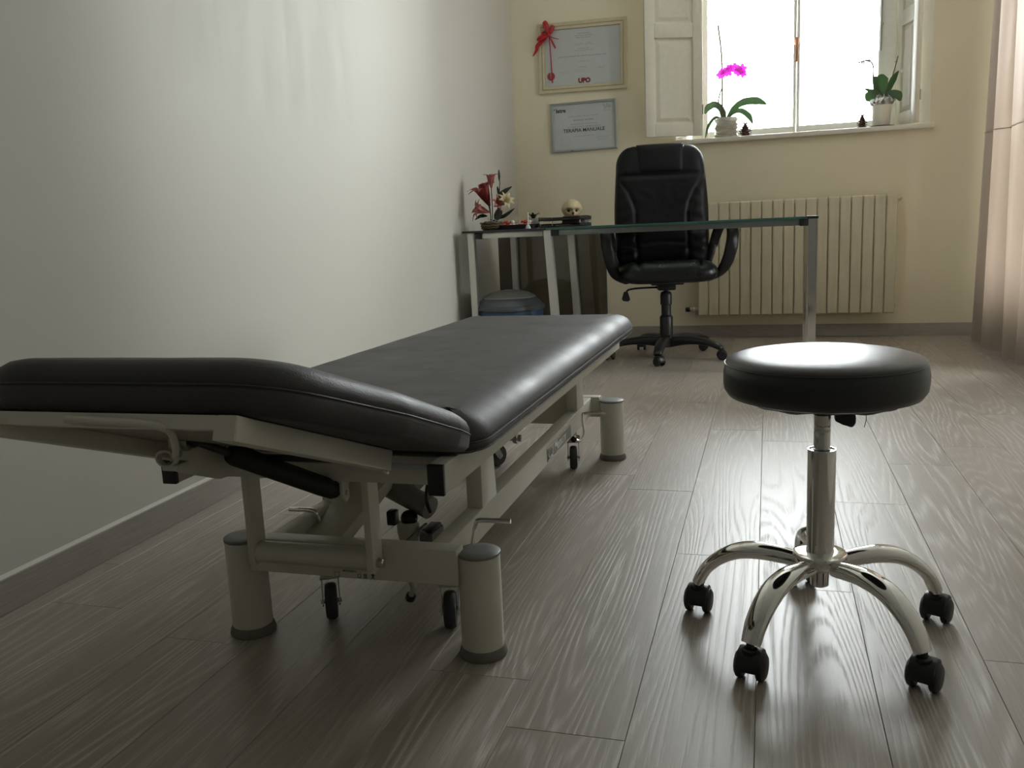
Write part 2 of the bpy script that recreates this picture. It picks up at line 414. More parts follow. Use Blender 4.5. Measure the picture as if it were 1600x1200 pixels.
def text_mesh(body, size, extrude=0.0003, align='CENTER', bold=0.0):
    cu = bpy.data.curves.new('text', 'FONT'); cu.body = body; cu.size = size; cu.extrude = extrude; cu.align_x = align; cu.offset = bold
    cu.resolution_u = 3
    o = bpy.data.objects.new('text', cu); COL.objects.link(o)
    dg = bpy.context.evaluated_depsgraph_get(); me = bpy.data.meshes.new_from_object(o.evaluated_get(dg))
    bm = NB(); bm.from_mesh(me); bpy.data.objects.remove(o); bpy.data.curves.remove(cu); bpy.data.meshes.remove(me)
    return bm
def put(bm, mat): bm.transform(mat); return bm
def frame_m(o, ax, ay):
    ax, ay = Vector(ax).normalized(), Vector(ay).normalized(); az = ax.cross(ay)
    m_ = Matrix((ax, ay, az)).transposed().to_4x4(); m_.translation = Vector(o); return m_
def copy_part(src, parent, m_=None):
    c = src.copy(); COL.objects.link(c); c.parent = parent
    if m_ is not None: c.matrix_basis = m_
    WORLD[c] = WORLD[parent]
    return c

# ------------------------------------------------------------------ the room
XL, XR, YB, YF, ZC = -1.600, 1.38, 5.972, -1.3, 3.05
SKEW = 0.015
def skew(bm):
    for v in bm.verts: v.co.x -= SKEW * (v.co.y - 1.4)
    return bm
XF = XL - SKEW * (YB - 1.4) - 0.01
bm = NB(); box(bm, XF, XR, YF, YB, -0.06, -0.012)
floor = tag(obj('floor', bm, 'subfloor', smooth=0), kind='structure')
def plank(x0, x1, y0, y1):
    g = 0.0003; bm = NB(); box(bm, -(x1-x0)/2 + g, (x1-x0)/2 - g, -(y1-y0)/2 + g, (y1-y0)/2 - g, -0.010, 0.0)
    ch = 0.0007
    for v in bm.verts:
        if v.co.z > -0.001: pass
    bmesh.ops.bevel(bm, geom=[e for e in bm.edges if all(v.co.z > -0.001 for v in e.verts)], offset=ch, segments=1, affect='EDGES')
    o = obj('plank', bm, 'plank', None, smooth=0); o.parent = floor; o.location = ((x0+x1)/2, (y0+y1)/2, 0); return o
PW, PL = 0.1905, 1.285
known = {0: 2.002, 2: 2.457, 3: 2.87, -1: 1.213}     # plank row -> y of one of its end joints
k0 = math.floor((XF + 0.2045) / PW); k1 = math.ceil((XR + 0.2045) / PW)
for k in range(k0, k1 + 1):
    x0, x1 = max(XF, -0.2045 + k * PW), min(XR, -0.2045 + (k + 1) * PW)
    if x1 - x0 < 0.02: continue
    off = known.get(k, R0.uniform(0, PL)) % PL
    ys = [YF]; y = YF + ((off - YF) % PL)
    while y < YB - 0.05:
        if y - ys[-1] > 0.08: ys.append(y)
        y += PL
    ys.append(YB)
    for a, b in zip(ys, ys[1:]): plank(x0, x1, a, b)

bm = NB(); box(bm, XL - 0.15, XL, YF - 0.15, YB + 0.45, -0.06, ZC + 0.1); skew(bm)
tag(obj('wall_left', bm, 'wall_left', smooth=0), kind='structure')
# right wall with a glazed door behind the curtain, out of the picture
SY0, SY1, SZ0, SZ1 = 4.35, 5.55, 0.25, 2.55
bm = NB()
for a in ((YF - 0.15, SY0, -0.06, ZC + 0.1), (SY1, YB + 0.45, -0.06, ZC + 0.1), (SY0, SY1, -0.06, SZ0), (SY0, SY1, SZ1, ZC + 0.1)): box(bm, XR, XR + 0.15, *a)
tag(obj('wall_right', bm, 'wall_white', smooth=0), kind='structure')
bm = NB(); box(bm, XL - 0.15, XR + 0.15, YF - 0.15, YF, -0.06, ZC + 0.1)
tag(obj('wall_front', bm, 'wall_dim', smooth=0), kind='structure')
bm = NB(); box(bm, XL - 0.15, XR + 0.15, YF - 0.15, YB + 0.45, ZC, ZC + 0.1)
tag(obj('ceiling', bm, 'ceiling', smooth=0), kind='structure')

# back wall with a splayed window niche
NX0, NX1, NZ0, NZ1 = -0.58, 0.935, 1.265, 2.90          # opening in the room's face
GX0, GX1, GZ0, GZ1, GY = -0.50, 0.83, 1.265, 2.86, 6.30  # opening at the window
bm = NB()
def ring4(x0, x1, z0, z1, y): return [bm.verts.new((x, y, z)) for x, z in ((x0, z0), (x1, z0), (x1, z1), (x0, z1))]
of, nf, nb, ob = ring4(XF, XR, -0.06, ZC, YB), ring4(NX0, NX1, NZ0, NZ1, YB), ring4(GX0, GX1, GZ0, GZ1, YB + 0.45), ring4(XF, XR, -0.06, ZC, YB + 0.45)
for A, B, mi in ((of, nf, 0), (nf, nb, 1), (nb, ob, 0), (ob, of, 0)):
    for k in range(4): bm.faces.new((A[k], A[(k+1) % 4], B[(k+1) % 4], B[k])).material_index = mi
tag(obj('wall_back', bm, ['wall', 'reveal'], smooth=0), kind='structure')

# skirting
bm = NB(); box(bm, XL, XL + 0.013, YF, YB - 0.014, 0, 0.077, 0.0015); skew(bm)
bl = tag(obj('baseboard_left', bm, 'base_y', smooth=0), kind='structure')
bm = NB(); prism(bm, [(0, 0.0768), (0.0085, 0.0768), (0.005, 0.0805), (0, 0.0835)], lambda u, v, w: Vector((XL + u, w, v)), YF, YB - 0.014); skew(bm)
obj('white_bead', bm, 'bead', bl)
bm = NB(); box(bm, XF + 0.012, XR, YB - 0.013, YB, 0, 0.079, 0.0015)
tag(obj('baseboard_back', bm, 'base_x', smooth=0), kind='structure')

# stone sill
bm = NB(); box(bm, -0.60, 0.955, YB - 0.035, 6.30, 1.262, 1.291, 0.004)
tag(obj('trim_1', bm, 'marble'), kind='structure')

# casement window: outer frame, two sashes with one pane each, handle, bolt
bm = NB()
W0, W1, WZ0, WZ1 = -0.47, 0.80, 1.285, 2.83
for b in ((W0 - 0.03, W0 + 0.035, WZ0, WZ1), (W1 - 0.035, W1 + 0.03, WZ0, WZ1), (W0, W1, WZ0, WZ0 + 0.03), (W0, W1, WZ1 - 0.03, WZ1 + 0.03)):
    box(bm, b[0], b[1], 6.265, 6.325, b[2], b[3], 0.003)
win = tag(obj('window_1', bm, 'white_frame'), kind='structure')
mid = 0.172
for (a, b, sl_, sr_) in ((W0 + 0.035, mid - 0.001, 0.042, 0.020), (mid + 0.001, W1 - 0.035, 0.020, 0.100)):
    bm = NB()
    for q in ((a, a + sl_, WZ0 + 0.03, WZ1 - 0.03), (b - sr_, b, WZ0 + 0.03, WZ1 - 0.03), (a + sl_, b - sr_, WZ0 + 0.03, WZ0 + 0.072), (a + sl_, b - sr_, WZ1 - 0.095, WZ1 - 0.03)):
        box(bm, q[0], q[1], 6.25, 6.30, q[2], q[3], 0.004)
    sash = obj('sash', bm, 'white_frame', win)
    bm = NB(); box(bm, a + sl_ - 0.004, b - sr_ + 0.004, 6.272, 6.276, WZ0 + 0.068, WZ1 - 0.09)
    obj('pane', bm, 'pane', sash, smooth=0)
bm = NB(); box(bm, mid - 0.014, mid + 0.014, 6.238, 6.25, 1.86, 1.91, 0.004); cyl(bm, (mid, 6.25, 1.885), (mid, 6.215, 1.885), 0.008)
sweep(bm, smooth_path([(mid, 6.215, 1.89), (mid - 0.001, 6.21, 1.84), (mid, 6.213, 1.78), (mid - 0.002, 6.215, 1.752)], 4), 0.009, 0.007, 8, (0, 1, 0))
obj('window_handle', bm, 'copper', win, label='copper coloured lever handle')
bm = NB(); cyl(bm, (0.675, 6.243, 1.78), (0.675, 6.243, 2.10), 0.006, 8); box(bm, 0.668, 0.690, 6.236, 6.25, 1.935, 1.945); box(bm, 0.669, 0.681, 6.236, 6.25, 1.99, 2.0)
obj('window_bolt', bm, 'zinc', win, label='thin dark bolt on the sash')

for nm, (a0, a1, b0, b1) in (('window_2', (SY0, SY1, SZ0, SZ1)),):
    bm = NB()
    for a in ((a0, a0 + 0.05, b0, b1), (a1 - 0.05, a1, b0, b1), (a0 + 0.05, a1 - 0.05, b0, b0 + 0.05), (a0 + 0.05, a1 - 0.05, b1 - 0.05, b1)): box(bm, XR + 0.06, XR + 0.11, *a, 0.003)
    w_ = tag(obj(nm, bm, 'white_frame'), kind='structure')
    bm = NB(); box(bm, XR + 0.083, XR + 0.087, a0 + 0.045, a1 - 0.045, b0 + 0.045, b1 - 0.045); obj('pane', bm, 'pane', w_, smooth=0)

# panelled inner shutters
def shutter(a, b, z0, z1, label, thick=0.032, panels=((0.08, 0.60), (0.69, 1.10), (1.19, 1.52))):
    a, b = Vector(a), Vector(b); ax = (b - a).normalized(); W = (b - a).length; ay = Vector((0, 0, 1)); az = ax.cross(ay)
    root = thing('window_shutter', label, 'shutter', (a.x, a.y, z0))
    F = lambda u, v, w: Vector((a.x, a.y, z0)) + ax * u + ay * v + az * w
    H = z1 - z0; st = 0.062
    bm = NB()
    def slab(u0, u1, v0, v1, w0=-thick/2, w1=thick/2, bev=0.003):
        s_ = box(bm, u0, u1, v0, v1, w0, w1, bev)
        for v in s_: v.co = F(*v.co)
    slab(0, st, 0, H); slab(W - st, W, 0, H)
    edges = [0.0] + [e for p in panels for e in p] + [H]
    for i in range(0, len(edges), 2): slab(st, W - st, edges[i], edges[i+1])
    obj('stile_and_rail_frame', bm, 'white_wood', root)
    for v0, v1 in panels:
        bm = NB()
        loops = []
        for ins, w in ((0, -0.003), (0.012, -0.004), (0.028, 0.004), (0.034, 0.0065), (0.036, 0.0065)):
            loops.append([(st + ins, v0 + ins, w), (W - st - ins, v0 + ins, w), (W - st - ins, v1 - ins, w), (st + ins, v1 - ins, w)])
        for sgn in (1, -1):
            L = [[bm.verts.new(F(u, v, sgn * (w + 0.004))) for u, v, w in lp] for lp in loops]
            for i in range(len(L) - 1):
                for k in range(4): bm.faces.new((L[i][k], L[i][(k+1) % 4], L[i+1][(k+1) % 4], L[i+1][k]))
            bm.faces.new(L[-1])
        obj('raised_panel', bm, 'white_wood', root, smooth=20)
    for v in (0.16, H - 0.16):
        bm = NB(); p = F(W + 0.002 if label.startswith('wide') else 0.0, v, thick/2); cyl(bm, p - Vector((0, 0, 0.03)), p + Vector((0, 0, 0.03)), 0.005, 10)
        obj('hinge', bm, 'zinc', root)
    return root
shutter((-0.757, 5.822, 0), (-0.412, 5.962, 0), 1.312, 2.86, 'wide panelled cream shutter standing open at the left of the window')
shutter((0.862, 5.965, 0), (0.785, 6.235, 0), 1.302, 2.84, 'cream shutter folded against the right reveal beside the white potted plant', 0.030)

# curtain
n_u, n_v = 150, 26
def curtain_pt(u, v, off):
    y = 4.60 + 1.06 * u
    z = 0.004 + 2.91 * v
    flare = 1.0 + 0.35 * (1 - v) ** 2
    ph = 2 * PI * (u * 3.9 + 0.10 * math.sin(7 * u) + 0.06 * math.sin(3.0 * v + 5 * u))
    amp = (0.032 + 0.010 * math.sin(11 * u + 1)) * flare
    x = 1.212 + amp * math.sin(ph) + 0.010 * math.sin(2.3 * ph + 2 * v) + 0.02 * (1 - v) * math.sin(4 * u + 1)
    y += 0.022 * math.cos(ph) * flare - 0.02 * v + (0.012 * (1 - v) if u > 0.98 else 0)
    z += 0.008 * math.sin(9 * u) * (1 - v)
    return Vector((x + off, y, z))
bm = NB()
for off in (0.0, 0.003):
    g = [[bm.verts.new(curtain_pt(i / n_u, j / n_v, off)) for j in range(n_v + 1)] for i in range(n_u + 1)]
    for i in range(n_u):
        for j in range(n_v): bm.faces.new((g[i][j], g[i+1][j], g[i+1][j+1], g[i][j+1]))
    if off == 0.0: g0 = g
for j in range(n_v):
    bm.faces.new((g0[0][j], g0[0][j+1], g[0][j+1], g[0][j])); bm.faces.new((g0[n_u][j], g0[n_u][j+1], g[n_u][j+1], g[n_u][j]))
for i in range(n_u): bm.faces.new((g0[i][0], g0[i+1][0], g[i+1][0], g[i][0]))
root = thing('curtain', 'rose beige floor length curtain hanging in folds along the right wall', 'curtain', (1.21, 4.9, 0))
obj('curtain_panel', bm, 'curtain', root, smooth=80)
bm = NB()
for off in (-0.0022,):
    pts = [curtain_pt(i / n_u, 0.405, off) for i in range(n_u + 1)]
    sweep(bm, pts, 0.0012, 0.003, 6)
obj('sewn_seam', bm, 'curtain', root)
bm = NB(); cyl(bm, (1.222, 3.6, 2.925), (1.222, 5.85, 2.925), 0.013)
for y in (3.65, 5.75): box(bm, 1.22, XR, y - 0.008, y + 0.008, 2.917, 2.933)
obj('curtain_rod', bm, 'alu', root)

# radiator: eighteen aluminium sections, valve, air vent
root = thing('radiator', 'cream column radiator on the wall below the window', 'radiator', (0.16, 5.89, 0.5))
RX0, RP, RZ0, RZ1 = -0.436, 0.0664, 0.156, 0.882
sec = None
for k in range(18):
    x = RX0 + k * RP
    if sec is None:
        bm = NB(); w = RP - 0.0035
        prof = [(0, 0.008), (0.004, 0.0015), (0.012, 0.0), (0.024, 0.0022), (0.038, 0.0022), (0.050, 0.0), (w - 0.004, 0.0015), (w, 0.008), (w, 0.016), (w*0.62, 0.020), (w*0.62, 0.085), (w*0.38, 0.085), (w*0.38, 0.020), (0, 0.016)]
        zs = [(RZ0, 0.012), (RZ0 + 0.006, 0.003), (RZ0 + 0.02, 0.0), (RZ1 - 0.03, 0.0), (RZ1 - 0.008, 0.004), (RZ1, 0.018)]
        rings = [[bm.verts.new((RX0 + u, 5.848 + max(v_, 0) + (dv if v_ < 0.06 else 0), z)) for u, v_ in prof] for z, dv in zs]
        n = len(prof)
        for i in range(len(rings) - 1):
            for j in range(n): bm.faces.new((rings[i][j], rings[i][(j+1) % n], rings[i+1][(j+1) % n], rings[i+1][j]))
        bm.faces.new(rings[0][::-1]); bm.faces.new(rings[-1])
        sec = obj('radiator_section', bm, 'radiator', root, smooth=35)
    else:
        copy_part(sec, root, Matrix.Translation((k * RP, 0, 0)))
bm = NB()
for z in (RZ0 + 0.045, RZ1 - 0.045): cyl(bm, (RX0 + 0.004, 5.895, z), (RX0 + 18*RP - 0.004, 5.895, z), 0.019, 14)
for x in (RX0 + 0.2, RX0 + 1.0):
    for z in (0.30, 0.78): box(bm, x, x + 0.02, 5.90, YB, z, z + 0.02)
obj('manifold_pipe', bm, 'radiator', root)
bm = NB(); cyl(bm, (RX0 - 0.055, 5.895, 0.195), (RX0 + 0.004, 5.895, 0.195), 0.012, 12); cyl(bm, (RX0 - 0.03, 5.895, 0.195), (RX0 - 0.03, 5.895, 0.15), 0.009, 10)
ball(bm, (RX0 - 0.03, 5.895, 0.195), 0.017); cyl(bm, (RX0 - 0.012, 5.885, 0.150), (RX0 - 0.012, 5.915, 0.150), 0.011, 10); cyl(bm, (RX0 - 0.03, 5.895, 0.15), (RX0 - 0.03, YB, 0.15), 0.008, 10)
vo = obj('inlet_valve', bm, 'alu', root, label='chrome pipe valve')
bm = NB(); lathe(bm, [(0.013, 0), (0.016, 0.004), (0.015, 0.026), (0.012, 0.03)], 14, (RX0 - 0.055, 5.895, 0.195), (-1, 0, 0))
obj('valve_knob', bm, 'black', vo, label='black knob')
xe = RX0 + 18*RP
bm = NB(); cyl(bm, (xe - 0.006, 5.895, RZ1 - 0.03), (xe + 0.014, 5.895, RZ1 - 0.03), 0.014, 12); cyl(bm, (xe + 0.012, 5.895, RZ1 - 0.03), (xe + 0.026, 5.89, RZ1 - 0.026), 0.007, 10)
obj('air_vent', bm, 'radiator', root)
bm = NB(); cyl(bm, (xe - 0.006, 5.895, RZ0 + 0.045), (xe + 0.007, 5.895, RZ0 + 0.045), 0.013, 12); obj('blind_plug', bm, 'radiator', root)

# ------------------------------------------------------------------ treatment couch
couch = thing('treatment_couch', 'dark padded physiotherapy couch on a cream steel frame with raised headrest', 'treatment couch', (-0.75, 2.13, 0))
DZ = lambda y: -0.007 * (y - 1.25)
# column feet
col = None
for (x, y) in ((-0.995, 1.44), (-0.505, 1.44), (-0.990, 2.836), (-0.497, 2.836)):
    bm = NB(); lathe(bm, [(0.0395, 0.012), (0.0395, 0.193), (0.038, 0.196)], 32, (x, y, 0)); o = obj('column_leg', bm, 'cream_plastic', couch)
    bm = NB(); lathe(bm, [(0.0395, 0.1955), (0.0405, 0.197), (0.0405, 0.2005), (0.0385, 0.202), (0.02, 0.2024)], 32, (x, y, 0)); obj('leg_cap', bm, 'grey_cap', o, label='grey plastic cap')
    bm = NB(); lathe(bm, [(0.044, 0.0), (0.0455, 0.004), (0.0435, 0.012), (0.0405, 0.019), (0.0395, 0.019)], 32, (x, y, 0)); obj('leg_foot', bm, 'grey_rubber', o, label='grey rubber foot')
# base frame
for y0 in (1.405, 2.826):
    bm = NB(); box(bm, -0.965, -0.535, y0, y0 + 0.040, 0.1435, 0.212, 0.004); bmo = obj('cross_beam', bm, 'cream_metal', couch)
    if y0 < 2: near_beam = bmo
for x0 in (-0.600, -0.937):
    bm = NB(); box(bm, x0, x0 + 0.037, 1.444, 2.828, 0.150, 0.210, 0.004); lr = obj('lower_rail', bm, 'cream_metal', couch)
    if x0 > -0.7: lower_right = lr
    for y0 in (1.652, 2.605):
        bm = NB(); prism(bm, [(y0, 0.208), (y0 + 0.10, 0.208), (y0 + 0.078, 0.396), (y0, 0.396)], lambda u, v, w: Vector((w, u, v)), x0 + 0.001, x0 + 0.036, 0.003)
        obj('upright_post', bm, 'cream_metal', couch)
bm = NB(); box(bm, -0.902, -0.598, 2.62, 2.64, 0.165, 0.275, 0.003); obj('rear_plate', bm, 'cream_metal', couch)
# upper frame
for x0 in (-1.012, -0.515):
    bm = NB(); s = box(bm, x0, x0 + 0.027, 1.252, 2.962, 0.367, 0.417, 0.003)
    for v in s: v.co.z += DZ(v.co.y)
    r = obj('side_rail', bm, 'cream_metal', couch)
    bm = NB(); box(bm, x0 - 0.0005, x0 + 0.0275, 1.243, 1.2525, 0.3665, 0.4175, 0.002); obj('end_cap', bm, 'black', r, label='black plastic end cap')
    bm = NB(); box(bm, x0 - 0.0005, x0 + 0.0275, 2.9615, 2.970, 0.3545, 0.4055, 0.002); obj('end_cap', bm, 'cream_metal', r)
bm = NB(); box(bm, -0.987, -0.513, 1.335, 1.366, 0.355, 0.388, 0.003); obj('front_crossbar', bm, 'cream_metal', couch)
bm = NB(); box(bm, -0.987, -0.513, 2.88, 2.91, 0.36, 0.40, 0.003); obj('rear_crossbar', bm, 'cream_metal', couch)
bm = NB(); s = box(bm, -0.986, -0.514, 1.31, 2.955, 0.398, 0.413, 0.002)
for v in s: v.co.z += DZ(v.co.y)
obj('bed_board', bm, 'cream_metal', couch)
# swing arms with their roller tube
for x0 in (-0.937, -0.693):
    bm = NB(); prism(bm, [(1.362, 0.174), (1.404, 0.174), (1.404, 0.360), (1.362, 0.360)], lambda u, v, w: Vector((w, u, v)), x0, x0 + 0.014, 0.002)
    a = obj('swing_arm', bm, 'cream_metal', couch)
    bm = NB(); lathe(bm, [(0.010, 0), (0.010, 0.004), (0.0085, 0.006), (0.0085, 0.011), (0.006, 0.013)], 6, (x0 + 0.0135, 1.380, 0.190), (1, 0, 0)); obj('bolt', bm, 'steel', a, label='bright hexagon bolt')
bm = NB(); cyl(bm, (-0.9235, 1.383, 0.1955), (-0.6925, 1.383, 0.1955), 0.0205, 28); obj('roller_tube', bm, 'cream_plastic', couch)
# lifting links and drive
for x0, w in ((-0.905, 0.088),):
    bm = NB(); beam(bm, (x0 + w/2, 1.470, 0.162), (x0 + w/2, 2.42, 0.362), w, 0.030, bev=0.003); obj('lifting_link', bm, 'cream_metal', couch)
bm = NB(); cyl(bm, (-0.838, 1.79, 0.205), (-0.722, 1.75, 0.170), 0.026, 20); beam(bm, (-0.79, 1.79, 0.20), (-0.74, 2.3, 0.33), 0.035, 0.035, bev=0.006)
drive = obj('lift_motor', bm, 'motor_grey', couch)
bm = NB(); lathe(bm, [(0.006, 0.062), (0.012, 0.068), (0.022, 0.100), (0.025, 0.118), (0.025, 0.135), (0.020, 0.142)], 20, (-0.772, 1.735, 0)); obj('motor_housing', bm, 'cream_plastic', drive, label='cream plastic cup')
bm = NB(); ball(bm, (-0.768, 1.735, 0.150), 0.0195, 0.0195, 0.018); box(bm, -0.825, -0.803, 1.735, 1.76, 0.128, 0.162, 0.004); obj('motor_plug', bm, 'black', drive, label='black round plug')
bm = NB(); sweep(bm, smooth_path([(-0.72, 1.74, 0.345), (-0.724, 1.735, 0.29), (-0.715, 1.73, 0.25), (-0.722, 1.73, 0.20), (-0.716, 1.735, 0.165)], 5), 0.004, seg=8); obj('cable', bm, 'black', drive)
bm = NB(); box(bm, -0.735, -0.700, 1.70, 1.775, 0.098, 0.128, 0.008); box(bm, -0.72, -0.715, 1.45, 1.71, 0.146, 0.150); sweep(bm, [(-0.7175, 1.72, 0.115), (-0.7175, 1.69, 0.135), (-0.7175, 1.66, 0.1475)], 0.004, seg=8)
pd = obj('foot_pedal', bm, 'grey_rubber', couch)
bm = NB(); box(bm, -0.731, -0.704, 1.706, 1.769, 0.127, 0.133, 0.003); obj('pedal_pad', bm, 'black', pd, label='black pedal pad')
bm = NB(); sweep(bm, smooth_path([(-0.672, 1.50, 0.150), (-0.672, 1.505, 0.105), (-0.682, 1.535, 0.075), (-0.694, 1.55, 0.050)], 5), 0.0055, seg=10); fl = obj('release_lever', bm, 'cream_metal', couch)
bm = NB(); lathe(bm, [(0.007, 0), (0.0105, 0.004), (0.0105, 0.014), (0.007, 0.018)], 12, (-0.692, 1.548, 0.054), (-0.45, 0.5, -0.75)); obj('lever_knob', bm, 'black', fl, label='black knob')
# castors tucked behind the column feet
for (x, y, ang) in ((-0.862, 1.525, 28), (-0.602, 1.530, 17), (-0.862, 2.695, 150), (-0.601, 2.695, 12)):
    T = Matrix.Translation((x, y, 0)) @ Matrix.Rotation(math.radians(ang), 4, 'Z')
    bm = NB()
    px = 0.032
    cyl(bm, (0, px, 0.10), (0, px, 0.149), 0.012, 14); box(bm, -0.022, 0.022, px - 0.022, px + 0.022, 0.0935, 0.100, 0.001)
    box(bm, -0.020, 0.020, -0.010, px + 0.012, 0.088, 0.0935, 0.001)
    for s_ in (-1, 1): prism(bm, [(px - 0.016, 0.091), (px + 0.016, 0.091), (0.012, 0.035), (0, 0.026), (-0.012, 0.035)], lambda u, v, w: Vector((w, u, v)), s_ * 0.017 - 0.0012, s_ * 0.017 + 0.0012)
    cyl(bm, (-0.021, 0, 0.038), (0.021, 0, 0.038), 0.005, 10)
    bm.transform(T); k = obj('castor', bm, 'zinc', couch)
    bm = NB(); lathe(bm, [(0.026, -0.0125), (0.034, -0.0115), (0.0375, -0.006), (0.038, 0), (0.0375, 0.006), (0.034, 0.0115), (0.026, 0.0125)], 26, (0, 0, 0.038), (1, 0, 0)); bm.transform(T); obj('castor_wheel', bm, 'tyre', k, label='dark rubber wheel')
    bm = NB(); q = T @ Vector((0, px, 0)); ya, yb = (1.44, q.y + 0.02) if y < 2 else (q.y - 0.02, 2.83)
    box(bm, q.x - 0.02, q.x + 0.02, min(ya, yb), max(ya, yb), 0.147, 0.153, 0.001); obj('castor_mount', bm, 'cream_metal', couch)
# crank handles
for pts in ([(-0.556, 1.52, 0.160), (-0.541, 1.508, 0.185), (-0.528, 1.50, 0.228), (-0.518, 1.50, 0.238), (-0.459, 1.50, 0.239)],
            [(-0.944, 1.555, 0.165), (-0.892, 1.555, 0.178), (-0.893, 1.55, 0.210), (-0.903, 1.55, 0.222), (-0.956, 1.55, 0.222)],
            [(-0.562, 2.53, 0.140), (-0.546, 2.545, 0.132), (-0.536, 2.56, 0.150), (-0.541, 2.57, 0.202), (-0.530, 2.575, 0.212), (-0.472, 2.58, 0.213)]):
    bm = NB(); P = smooth_path(pts, 5); sweep(bm, P, 0.0048, seg=10); o = obj('crank_handle', bm, 'chrome', couch, label='bent chrome rod handle')
    bm = NB(); ball(bm, pts[0], 0.010, 0.008, 0.010, 10, 6); obj('crank_joint', bm, 'black', o)
# nuts on the inner side
bm = NB(); cyl(bm, (-0.90, 2.02, 0.268), (-0.58, 2.02, 0.268), 0.007, 10); cr = obj('cross_rod', bm, 'zinc', couch)
bm = NB(); lathe(bm, [(0.014, 0), (0.014, 0.01), (0.009, 0.012), (0.009, 0.02)], 6, (-0.60, 2.02, 0.268), (1, 0, 0)); obj('rod_nut', bm, 'steel', cr)
# sticker with icons on the near beam
bm = NB(); box(bm, -0.784, -0.692, 1.4042, 1.4050, 0.1450, 0.1630); st = obj('sticker', bm, 'cream_plastic', near_beam, smooth=0, label='small printed type sticker')
FS = lambda u, v: frame_m((u, 1.4041, v), (1, 0, 0), (0, 0, 1))
bm = put(text_mesh('MODERN L', 0.0058, 0.0001, bold=0.0001), FS(-0.750, 0.1570))
def rect_out(bm, cx, cz, w, h, t_):
    for a in ((cx - w/2, cx + w/2, cz - h/2, cz - h/2 + t_), (cx - w/2, cx + w/2, cz + h/2 - t_, cz + h/2), (cx - w/2, cx - w/2 + t_, cz - h/2, cz + h/2), (cx + w/2 - t_, cx + w/2, cz - h/2, cz + h/2)):
        box(bm, a[0], a[1], 1.4038, 1.4043, a[2], a[3])
rect_out(bm, -0.777, 0.1508, 0.010, 0.009, 0.0006); rect_out(bm, -0.731, 0.1508, 0.0065, 0.008, 0.0009); rect_out(bm, -0.7185, 0.1508, 0.006, 0.008, 0.0011)
for z in (0.1488, 0.1518): box(bm, -0.7205, -0.7165, 1.4038, 1.4043, z, z + 0.0012)
# walking figure pictogram
nv = len(bm.verts)
ball(bm, (-0.703, 1.404, 0.1602), 0.0013, 0.0004, 0.0013, 8, 5)
for poly in ([(-0.7045, 0.1545), (-0.7015, 0.1545), (-0.7012, 0.1592), (-0.7048, 0.1592)], [(-0.7045, 0.1590), (-0.7072, 0.1562), (-0.7064, 0.1554), (-0.7038, 0.158)], [(-0.7015, 0.1590), (-0.6988, 0.1562), (-0.6996, 0.1554), (-0.7022, 0.158)], [(-0.7045, 0.1547), (-0.7060, 0.1495), (-0.7045, 0.1493), (-0.7028, 0.1547)], [(-0.7032, 0.1547), (-0.7015, 0.1493), (-0.7000, 0.1495), (-0.7015, 0.1547)]):
    prism(bm, poly, lambda u, v, w: Vector((u, w, v)), 1.4038, 1.4043)
bm.verts.ensure_lookup_table()
for v in bm.verts[nv:]: v.co.z -= 0.0028
obj('sticker_print', bm, 'ink_black', st, smooth=0)
# maker's plate on the right lower rail
bm = NB(); box(bm, -0.5635, -0.5618, 2.200, 2.497, 0.157, 0.196, 0.0006); pl = obj('maker_plate', bm, 'grey_cap', lower_right, label='dark grey plate with light lettering')
bm = NB(); 
for a in ((2.202, 2.495, 0.1585, 0.1600), (2.202, 2.495, 0.193, 0.1945), (2.262, 2.266, 0.159, 0.194)): box(bm, -0.5619, -0.5612, a[0], a[1], a[2], a[3])
tb = put(text_mesh('Memory', 0.040, 0.0002, 'LEFT', 0.0006), frame_m((-0.5614, 2.285, 0.166), (0, 1.35, 0), (0, 0, 1)))
me_ = bpy.data.meshes.new('tmp'); tb.to_mesh(me_); tb.free(); bm.from_mesh(me_); bpy.data.meshes.remove(me_)
lathe_pts = [(-0.5614, 2.232 + 0.020 * math.cos(a), 0.177 + 0.012 * math.sin(a)) for a in [2*PI*k/20 for k in range(20)]]
sweep(bm, lathe_pts, 0.0012, 0.0016, 6, (1, 0, 0), closed=True); beam(bm, (-0.5614, 2.236, 0.172), (-0.5614, 2.256, 0.162), 0.001, 0.003)
obj('plate_lettering', bm, 'steel', pl, smooth=0)

# mattress
out = resample(round_poly([(-1.066, 1.298), (-0.442, 1.298), (-0.442, 3.020), (-1.066, 3.020)], 0.062, 8), 0.06)
prof = [(0.036, 0.4140), (0.020, 0.4165), (0.006, 0.4225), (0.0, 0.430), (0.0, 0.4375), (0.0016, 0.4385), (0.0005, 0.4395), (0.001, 0.447), (0.006, 0.459), (0.016, 0.4705), (0.030, 0.4790), (0.048, 0.4845), (0.066, 0.4870), (0.080, 0.4880)]
bm = NB(); cushion(bm, out, prof, lambda x, y, z: Vector((x, y, z + DZ(y) + 0.0008 * mnoise.noise(Vector((x*14, y*14, 0))))), 0.002, (0.95, 0.85, 0.7, 0.5, 0.3, 0.15))
mat_ = obj('mattress', bm, 'vinyl', couch, smooth=60)
P = [Vector((*p, 0)) for p in out]; n_ = len(P)
bm = NB()
for zz, ra in ((0.4385, 0.0016), (0.4235, 0.0012)):
    ins = 0.0 if zz > 0.43 else 0.0022
    pts = []
    for i in range(n_):
        d = (P[(i+1) % n_] - P[i-1]).normalized(); q = P[i] - Vector((d.y, -d.x, 0)) * ins; pts.append((q.x, q.y, zz + DZ(q.y)))
    sweep(bm, pts, ra, seg=6, closed=True)
obj('mattress_seam', bm, 'vinyl', mat_)

